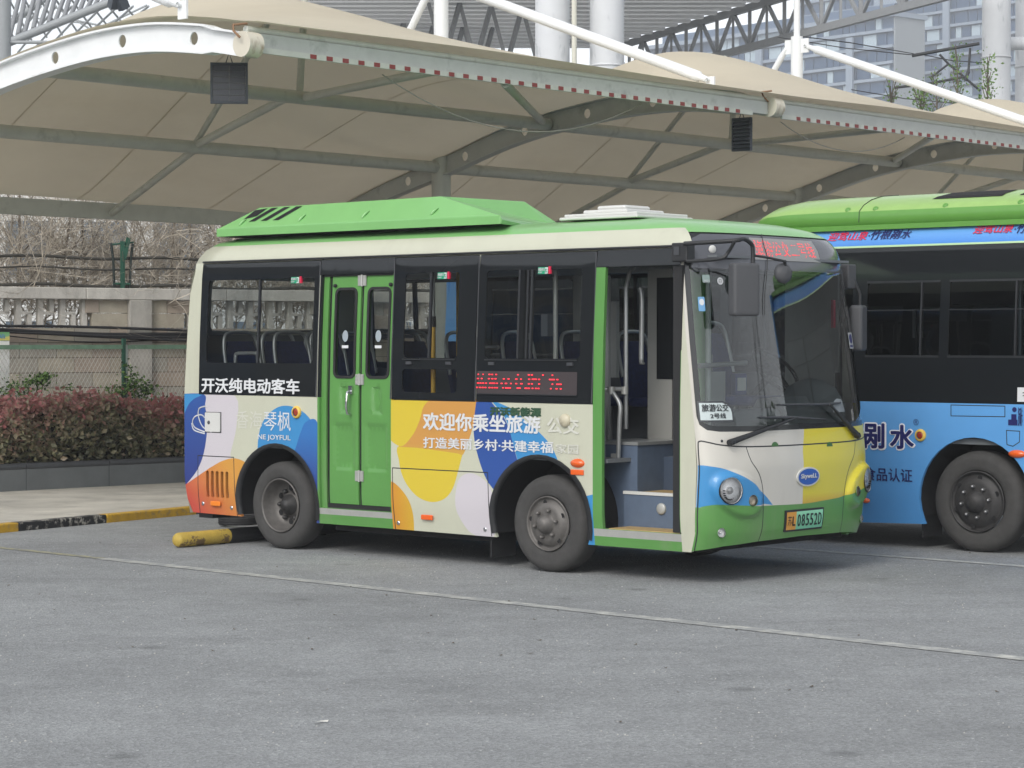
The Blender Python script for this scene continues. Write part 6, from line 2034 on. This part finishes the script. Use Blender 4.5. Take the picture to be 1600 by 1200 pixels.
# ================================================================== STATION ROOF, COLUMNS, CATENARY
SR = empty('station_roof', (0, 60, 0), 0, 'large dark ribbed station roof carried on steel trusses behind the canopy', 'roof')
DKS = mat('roof_truss_steel', c(140, 142, 144), .6, var=.06)
RIBD = mat('corrugated_roof_dark', c(120, 122, 124), .7)
RIBL = mat('corrugated_roof_light', c(235, 235, 235), .6)
ZT = 11.5
eA = Vector((3.4, 75.5, ZT)); eD = (Vector((9.94, 57.7, 0)) - Vector((5.8, 68.4, 0))).normalized()
eB = Vector((eA.x, eA.y, ZT)) + Vector((eD.x, eD.y, 0)) * 14.5
xl = -7.6
loc0 = Vector((0, 60, 0))
rm_ = MB()
# deck above with hanging ribs
rm_.add([Vector((xl, 76, ZT + .35)) - loc0, Vector((eA.x, eA.y, ZT + .35)) - loc0, Vector((eB.x, eB.y, ZT + .35)) - loc0, Vector((xl, eB.y, ZT + .35)) - loc0], [(0, 1, 2, 3)])
rm_.add([Vector((xl, 76, ZT + .6)) - loc0, Vector((eA.x, eA.y, ZT + .6)) - loc0, Vector((eB.x, eB.y, ZT + .6)) - loc0, Vector((xl, eB.y, ZT + .6)) - loc0], [(3, 2, 1, 0)])
rm_.build('deck', RIBD, SR)
y = 76.0; cnt = 0
lrib = MB()
while y > eB.y:
    f = (75.5 - y) / (75.5 - eB.y)
    xr = eA.x + (eB.x - eA.x) * max(0, f)
    lrib.box((xl, y - 60 - .17, ZT + .05), (xr - .1, y - 60 + .17, ZT + .348)); y -= .85
lr_ = lrib.build('deck_rib', RIBL, SR); lr_['kind'] = 'stuff'
MB().bar(eA - loc0, eA + Vector((eD.x, eD.y, 0)) * 34 - loc0, .16, .2).build('edge_chord', DKS, SR)
# edge truss
off = Vector((-.0, 0, 0)); zb = 10.35
n_t = 16
for k in range(n_t):
    p0 = eA + Vector((eD.x, eD.y, 0)) * (34 * k / n_t) - loc0; p1 = eA + Vector((eD.x, eD.y, 0)) * (34 * (k + 1) / n_t) - loc0
    b0_ = Vector((p0.x, p0.y, zb)); b1_ = Vector((p1.x, p1.y, zb)); pm_ = (p0 + p1) / 2; bm_ = Vector((pm_.x, pm_.y, zb))
    for a, b, w in ((p0, bm_, .09), (bm_, p1, .09), (bm_, pm_, .10), (p0, b0_, .07)):
        MB().bar(a, b, w, w).build('truss_member', DKS, SR)
pend = eA + Vector((eD.x, eD.y, 0)) * 34
MB().bar(Vector((eA.x, eA.y, zb)) - loc0, Vector((pend.x, pend.y, zb)) - loc0, .16, .2).build('bottom_chord', DKS, SR)
# inner trusses seen through the gap left of the columns
for k, (xa, ya) in enumerate(((-4.2, 70), (-2.4, 66), (-.6, 62))):
    for j in range(4):
        a = Vector((xa + j * .9, ya + j * .4, ZT + .1)) - loc0; b = Vector((xa + j * .9 + .45, ya + j * .4, 9.9)) - loc0; c_ = Vector((xa + (j + 1) * .9, ya + (j + 1) * .4, ZT + .1)) - loc0
        if k != 2: MB().bar(a, b, .11, .11).build('truss_member', DKS, SR); MB().bar(b, c_, .11, .11).build('truss_member', DKS, SR)
# left open lattice
LT = empty('steel_truss', (0, 52, 0), 0, 'open grey steel lattice against the white sky at the top left', 'truss')
LTM = mat('lattice_steel', c(150, 154, 156), .6)
LX = lambda px, py, Y: at(px, py, Y) - Vector((0, 52, 0))
def lbar(a, b, Ya, Yb, r, m_=LTM): MB().tube([LX(*a, Ya), LX(*b, Yb)], r, 6).build('lattice_bar', m_, LT)
lbar((-20, 80), (190, -4), 52, 52, .10); lbar((-20, 62), (150, -60), 60, 60, .10)
lbar((-10, 66), (105, 66), 50, 50, .04); lbar((4, 100), (4, -30), 50, 50, .19)
for k in range(9):
    x = -20 + k * 24
    lbar((x, 72 - k * 9), (x + 14, -20), 52, 56, .055, DKS); lbar((x + 30, -20), (x + 10, 70 - k * 9), 56, 52, .055, DKS); lbar((x, 90 - k * 4), (x + 60, 10), 62, 58, .03)
    lbar((x + 45, 66 - k * 4), (x + 5, -10), 62, 58, .03)
lbar((110, 30), (260, 62), 64, 64, .03); lbar((85, 10), (140, 45), 64, 64, .03); lbar((120, 60), (230, 8), 66, 66, .03); lbar((-10, 22), (150, 38), 66, 66, .025)
fl_ = empty('flood_light', at(185, 12, 45), 0, 'pair of grey floodlight heads under the lattice at the top left', 'lamp')
MB().bar((-.12, 0, 0), (-.05, -.1, .22), .14, .2).bar((.12, 0, -.03), (.03, -.1, .22), .14, .2).build('lamp_head', SOLF, fl_)
# large white columns
CW = mat('white_column_paint', c(206, 208, 210), .6, var=.05, vscale=1.5, stain=(c(140, 146, 150), 2.5, .58, .70, .55, (1.5, 1.5, .5)))
for (pa_, pb_, Y, lab) in ((836, 890, 59.5, 'thick white station column, left one of the close pair'), (921, 975, 59.8, 'thick white station column, right one of the close pair'), (1533, 1577, 58, 'tall weathered white column right of the apartment blocks'), (1585, 1630, 60, 'white column cut by the right edge of the view')):
    x = (pa_ + pb_) / 2; r = (pb_ - pa_) / 2 / FPX * Y; P = at(x, 535, Y)
    e = empty('station_column', (P.x, P.y, 0), 0, lab, 'column')
    MB().tube([(0, 0, 0), (0, 0, 11.8 if pa_ < 1000 else 16)], r, 28).build('shaft', CW, e)
    MB().lathe([(r, -.02), (r + .02, -.02), (r + .02, .02), (r, .02)], (0, 0, 9.0), (0, 0, 1), 28).build('joint_band', CW, e)
P = at(897, 535, 59); tag(MB().tube([(0, 0, 0), (0, 0, 11.8)], .07, 10).build('drain_pipe', mat('pipe_cream', c(206, 204, 190), .6), None, (P.x, P.y, 0)), 'thin cream pipe standing between the pair of thick white columns', 'pipe')
P = at(1590, 68, 59); tag(MB().tube([(-.5, 0, 0), (.8, 0, 0)], .17, 12).build('cross_tube', CW, None, P), 'short white tube joining the two right-hand columns near the top', 'beam')
ct = empty('catenary_arm', at(1530, 100, 56), 0, 'dark railway catenary arm with insulators fixed to the right white column', 'bracket')
CT = lambda px, py: at(px, py, 56) - at(1530, 100, 56)
for pts, r in ((((1425, 87), (1530, 68)), .045), (((1398, 137), (1450, 131), (1507, 120)), .035), (((1468, 85), (1482, 100), (1532, 142)), .03), (((1482, 100), (1453, 122)), .03), (((1516, 75), (1513, 112)), .03), (((1513, 112), (1508, 126)), .045)):
    MB().tube([CT(*p) for p in pts], r, 6).build('arm', mat('catenary_dark', c(52, 54, 56), .6), ct)
for a, b, w_ in (((1215, 58), (1428, 86), 0), ((1440, 85), (1535, 98), 0), ((1330, 140), (1500, 162), 0), ((1200, 60), (1600, 250), 1)):
    if w_: continue
    MB().tube([CT(*a), (CT(*a) + CT(*b)) / 2 - Vector((0, 0, .05)), CT(*b)], .012, 4).build('wire', mat('catenary_dark', c(52, 54, 56), .6), ct)
MB().tube([at(1245, 56, 50), at(1330, 67, 50), at(1428, 84, 56)], .012, 4).build('overhead_wire', mat('catenary_dark', c(52, 54, 56), .6))
tag(bpy.data.objects['overhead_wire'], 'thin overhead wire running from the mast to the catenary arm', 'wire')

# saplings peeking over the canopy
def sapling(px_, py0, py1, Y, wpx, n_, label):
    base = at(px_, 535, Y); top = at(px_, py0, Y)
    e = empty('sapling', (base.x, base.y, 0), 0, label, 'tree')
    MB().tube([(0, 0, 0), (.05, 0, top.z * .6), (0, 0, top.z)], .05, 6, rs=[.08, .05, .012]).build('trunk', mat('bare_bark', c(104, 96, 86), .9), e)
    gg = random.Random(px_); it = []; zb_ = at(px_, py1, Y).z; br_ = MB()
    for k in range(14):
        z = zb_ + (top.z - zb_) * k / 14; a = gg.uniform(0, 6.28); ln = wpx / FPX * Y * (.6 - .3 * k / 14)
        tip = Vector((math.cos(a) * ln, math.sin(a) * ln, z + .35)); br_.tube([(0, 0, z), tip], .01, 3)
        for _ in range(n_ // 14):
            q = Vector((0, 0, z)).lerp(tip, gg.uniform(.2, 1.05)) + Vector((gg.gauss(0, .09), gg.gauss(0, .09), gg.gauss(0, .1)))
            it.append((q, gg.uniform(.05, .09), .5 + .5 * gg.random(), .2))
    br_.build('branch', mat('bare_bark', c(104, 96, 86), .9), e)
    o = leaves('crown', it, IVY, e); o['kind'] = 'stuff'


sapling(1494, 88, 190, 48, 18, 200, 'tallest pale green sapling over the canopy, before the apartment blocks')
sapling(1541, 105, 185, 48, 15, 240, 'green sapling rising beside the weathered white column')
sapling(1436, 150, 185, 48, 30, 200, 'small sapling barely showing above the membrane between the two blocks')
sapling(1462, 130, 190, 50, 34, 130, 'sparse twiggy sapling just left of the tallest one')
sapling(1392, 145, 170, 50, 26, 60, 'thin bare sapling in front of the end wall of the nearer block')

# ================================================================== APARTMENT BLOCKS
FAC = mat('facade_blue_grey', c(88, 108, 134), .8)
SLB = mat('facade_white_band', c(142, 154, 168), .8)
WIN = mat('apartment_window', c(62, 84, 112), .3, spec=.3)
WINL = mat('apartment_window_pale', c(170, 186, 196), .2)
ENDW = mat('end_wall_grey', c(146, 152, 156), .85)


def block(name, corner, left, L_, depth, top, label, seed, bays):
    e = empty(name, (corner.x, corner.y, 0), math.atan2(-left.y, -left.x), label, 'building')
    # local: x towards the corner from the left, origin at the corner; y goes back
    MB().box((-L_, 0, 0), (-.3, depth, top - 2)).build('wall', FAC, e)
    MB().box((-.3, -.6, 0), (.0, depth, top - 1)).build('end_wall', ENDW, e)
    gg = random.Random(seed)
    nf = int((top - 3.5) / 3.0)
    for fl in range(8, nf + 1):
        z = fl * 3.0
        MB().box((-L_, -1.0, z - .2), (-.32, -.01, z + .35)).build('floor_band', SLB if fl % 1 == 0 else FAC, e)
        x = -L_
        while x < -1.5:
            w = gg.choice([1.6, 2.4, 3.4]);
            if x + w > -.6: break
            MB().box((x + .12, -.35, z + .5), (x + w - .12, -.02, z + 2.6)).build('window', WINL if gg.random() < .22 else WIN, e)
            x += w
    for bx_ in bays:
        MB().box((-bx_ - .8, -1.5, 20), (-bx_ + .8, -1.01, top - 5)).build('pilaster', SLB, e)
    MB().box((-L_, -1.6, top - 2), (.4, depth + .3, top - 1.2)).build('cornice', SLB, e)
    MB().box((-L_ + 2, 1.5, top - 1.2), (-2, depth, top + .8)).build('parapet', FAC, e)
    MB().box((-7, 1.6, top + .8), (-1.5, 6, top + 3.2)).build('roof_house', SLB, e)
    return e


left = Vector((-.65, .76, 0)).normalized()
block('apartment_block', Vector((71.7, 430, 0)), left, 66, 8, 64.5, 'nearer grey blue apartment block with a blank end wall, partly behind the station truss', 3, (10.5, 34))
block('apartment_block', Vector((104, 452, 0)), left, 64, 14, 84, 'taller apartment block behind, cut by the top of the view beside the white column', 8, (12, 23))

# ================================================================== surroundings reflected in the glass (outside the view)
TRM = leaf_mat('yard_tree_leaf', [(0, c(30, 42, 24)), (.5, c(58, 76, 42)), (1, c(92, 110, 62))], .6)


def big_tree(x, y, h, seed, label, grp):
    gg = random.Random(seed); e = empty('tree', (x, y, 0), 0, label, 'tree', grp)
    MB().tube([(0, 0, 0), (.1, 0, h * .4), (0, .1, h * .8)], .2, 8, rs=[.22, .15, .05]).build('trunk', mat('bare_bark', c(104, 96, 86), .9), e)
    it = []
    cl = [(gg.gauss(0, h * .16), gg.gauss(0, h * .16), h * gg.uniform(.35, .92)) for _ in range(16)]
    for _ in range(1500):
        q = gg.choice(cl); it.append((Vector((q[0] + gg.gauss(0, h * .07), q[1] + gg.gauss(0, h * .07), q[2] + gg.gauss(0, h * .07))), gg.uniform(.3, .55), gg.random(), .1))
    o = leaves('crown', it, TRM, e); o['kind'] = 'stuff'


kinds = ['far right of the yard outside the view', 'left of the yard outside the view']
TG = ['tallest bushy', 'short bushy', 'medium bushy']
for k in range(9):
    big_tree(46 + 3 * (k % 2), -4 + k * 5.5, 4.6 + 1.9 * ((k * 7) % 3), 40 + k, 'bushy green tree in the row beyond the right side of the yard', 'trees beyond the right side of the yard')
tw_ = empty('lattice_tower', (58, 24, 0), 0, 'tall thin steel lattice tower beyond the yard trees', 'tower')
for k in range(12):
    z0_t, z1_t = k * 2.2, (k + 1) * 2.2; a0_t = 1.5 * (1 - k / 14); a1_t = 1.5 * (1 - (k + 1) / 14)
    for sx in (-1, 1):
        for sy in (-1, 1):
            MB().bar((sx * a0_t, sy * a0_t, z0_t), (sx * a1_t, sy * a1_t, z1_t), .12, .12).build('tower_leg', DKS, tw_)
    for sx in (-1, 1):
        MB().bar((sx * a0_t, -a0_t, z0_t), (sx * a1_t, a1_t, z1_t), .08, .08).build('tower_brace', DKS, tw_)
        MB().bar((-a0_t, sx * a0_t, z0_t), (a1_t, sx * a1_t, z1_t), .08, .08).build('tower_brace', DKS, tw_)
lo2 = empty('added_building', (-48, 18, 0), math.radians(90), 'long grey building added outside the view at the left to darken the side window reflections', 'building')  # unseen building, added so its dark bulk keeps bright sky off the side windows
MB().box((-34, 0, 0), (30, 8, 12)).build('wall', mat('added_building_render', c(120, 118, 112), .9, var=.15), lo2)
for k in range(14):
    for r_i in range(3): MB().box((-33 + k * 4.4, -.04, 1.0 + r_i * 3.6), (-30.4 + k * 4.4, .0, 3.2 + r_i * 3.6)).build('window', WIN, lo2)

# ================================================================== HAZE
hzm = bpy.data.materials.new('haze'); hzm.use_nodes = True
N = hzm.node_tree.nodes; L = hzm.node_tree.links
N.remove(N['Principled BSDF'])
pv = N.new('ShaderNodeVolumePrincipled'); pv.inputs['Color'].default_value = (.93, .96, 1.0, 1); pv.inputs['Density'].default_value = .0010
L.new(pv.outputs[0], N['Material Output'].inputs['Volume'])
hb = MB(); hb.box((-180, -70, -1.0), (240, 550, 95)); hbo = hb.build('haze', hzm); tag(hbo, 'thin pale haze over the yard and the far blocks', kind='stuff')
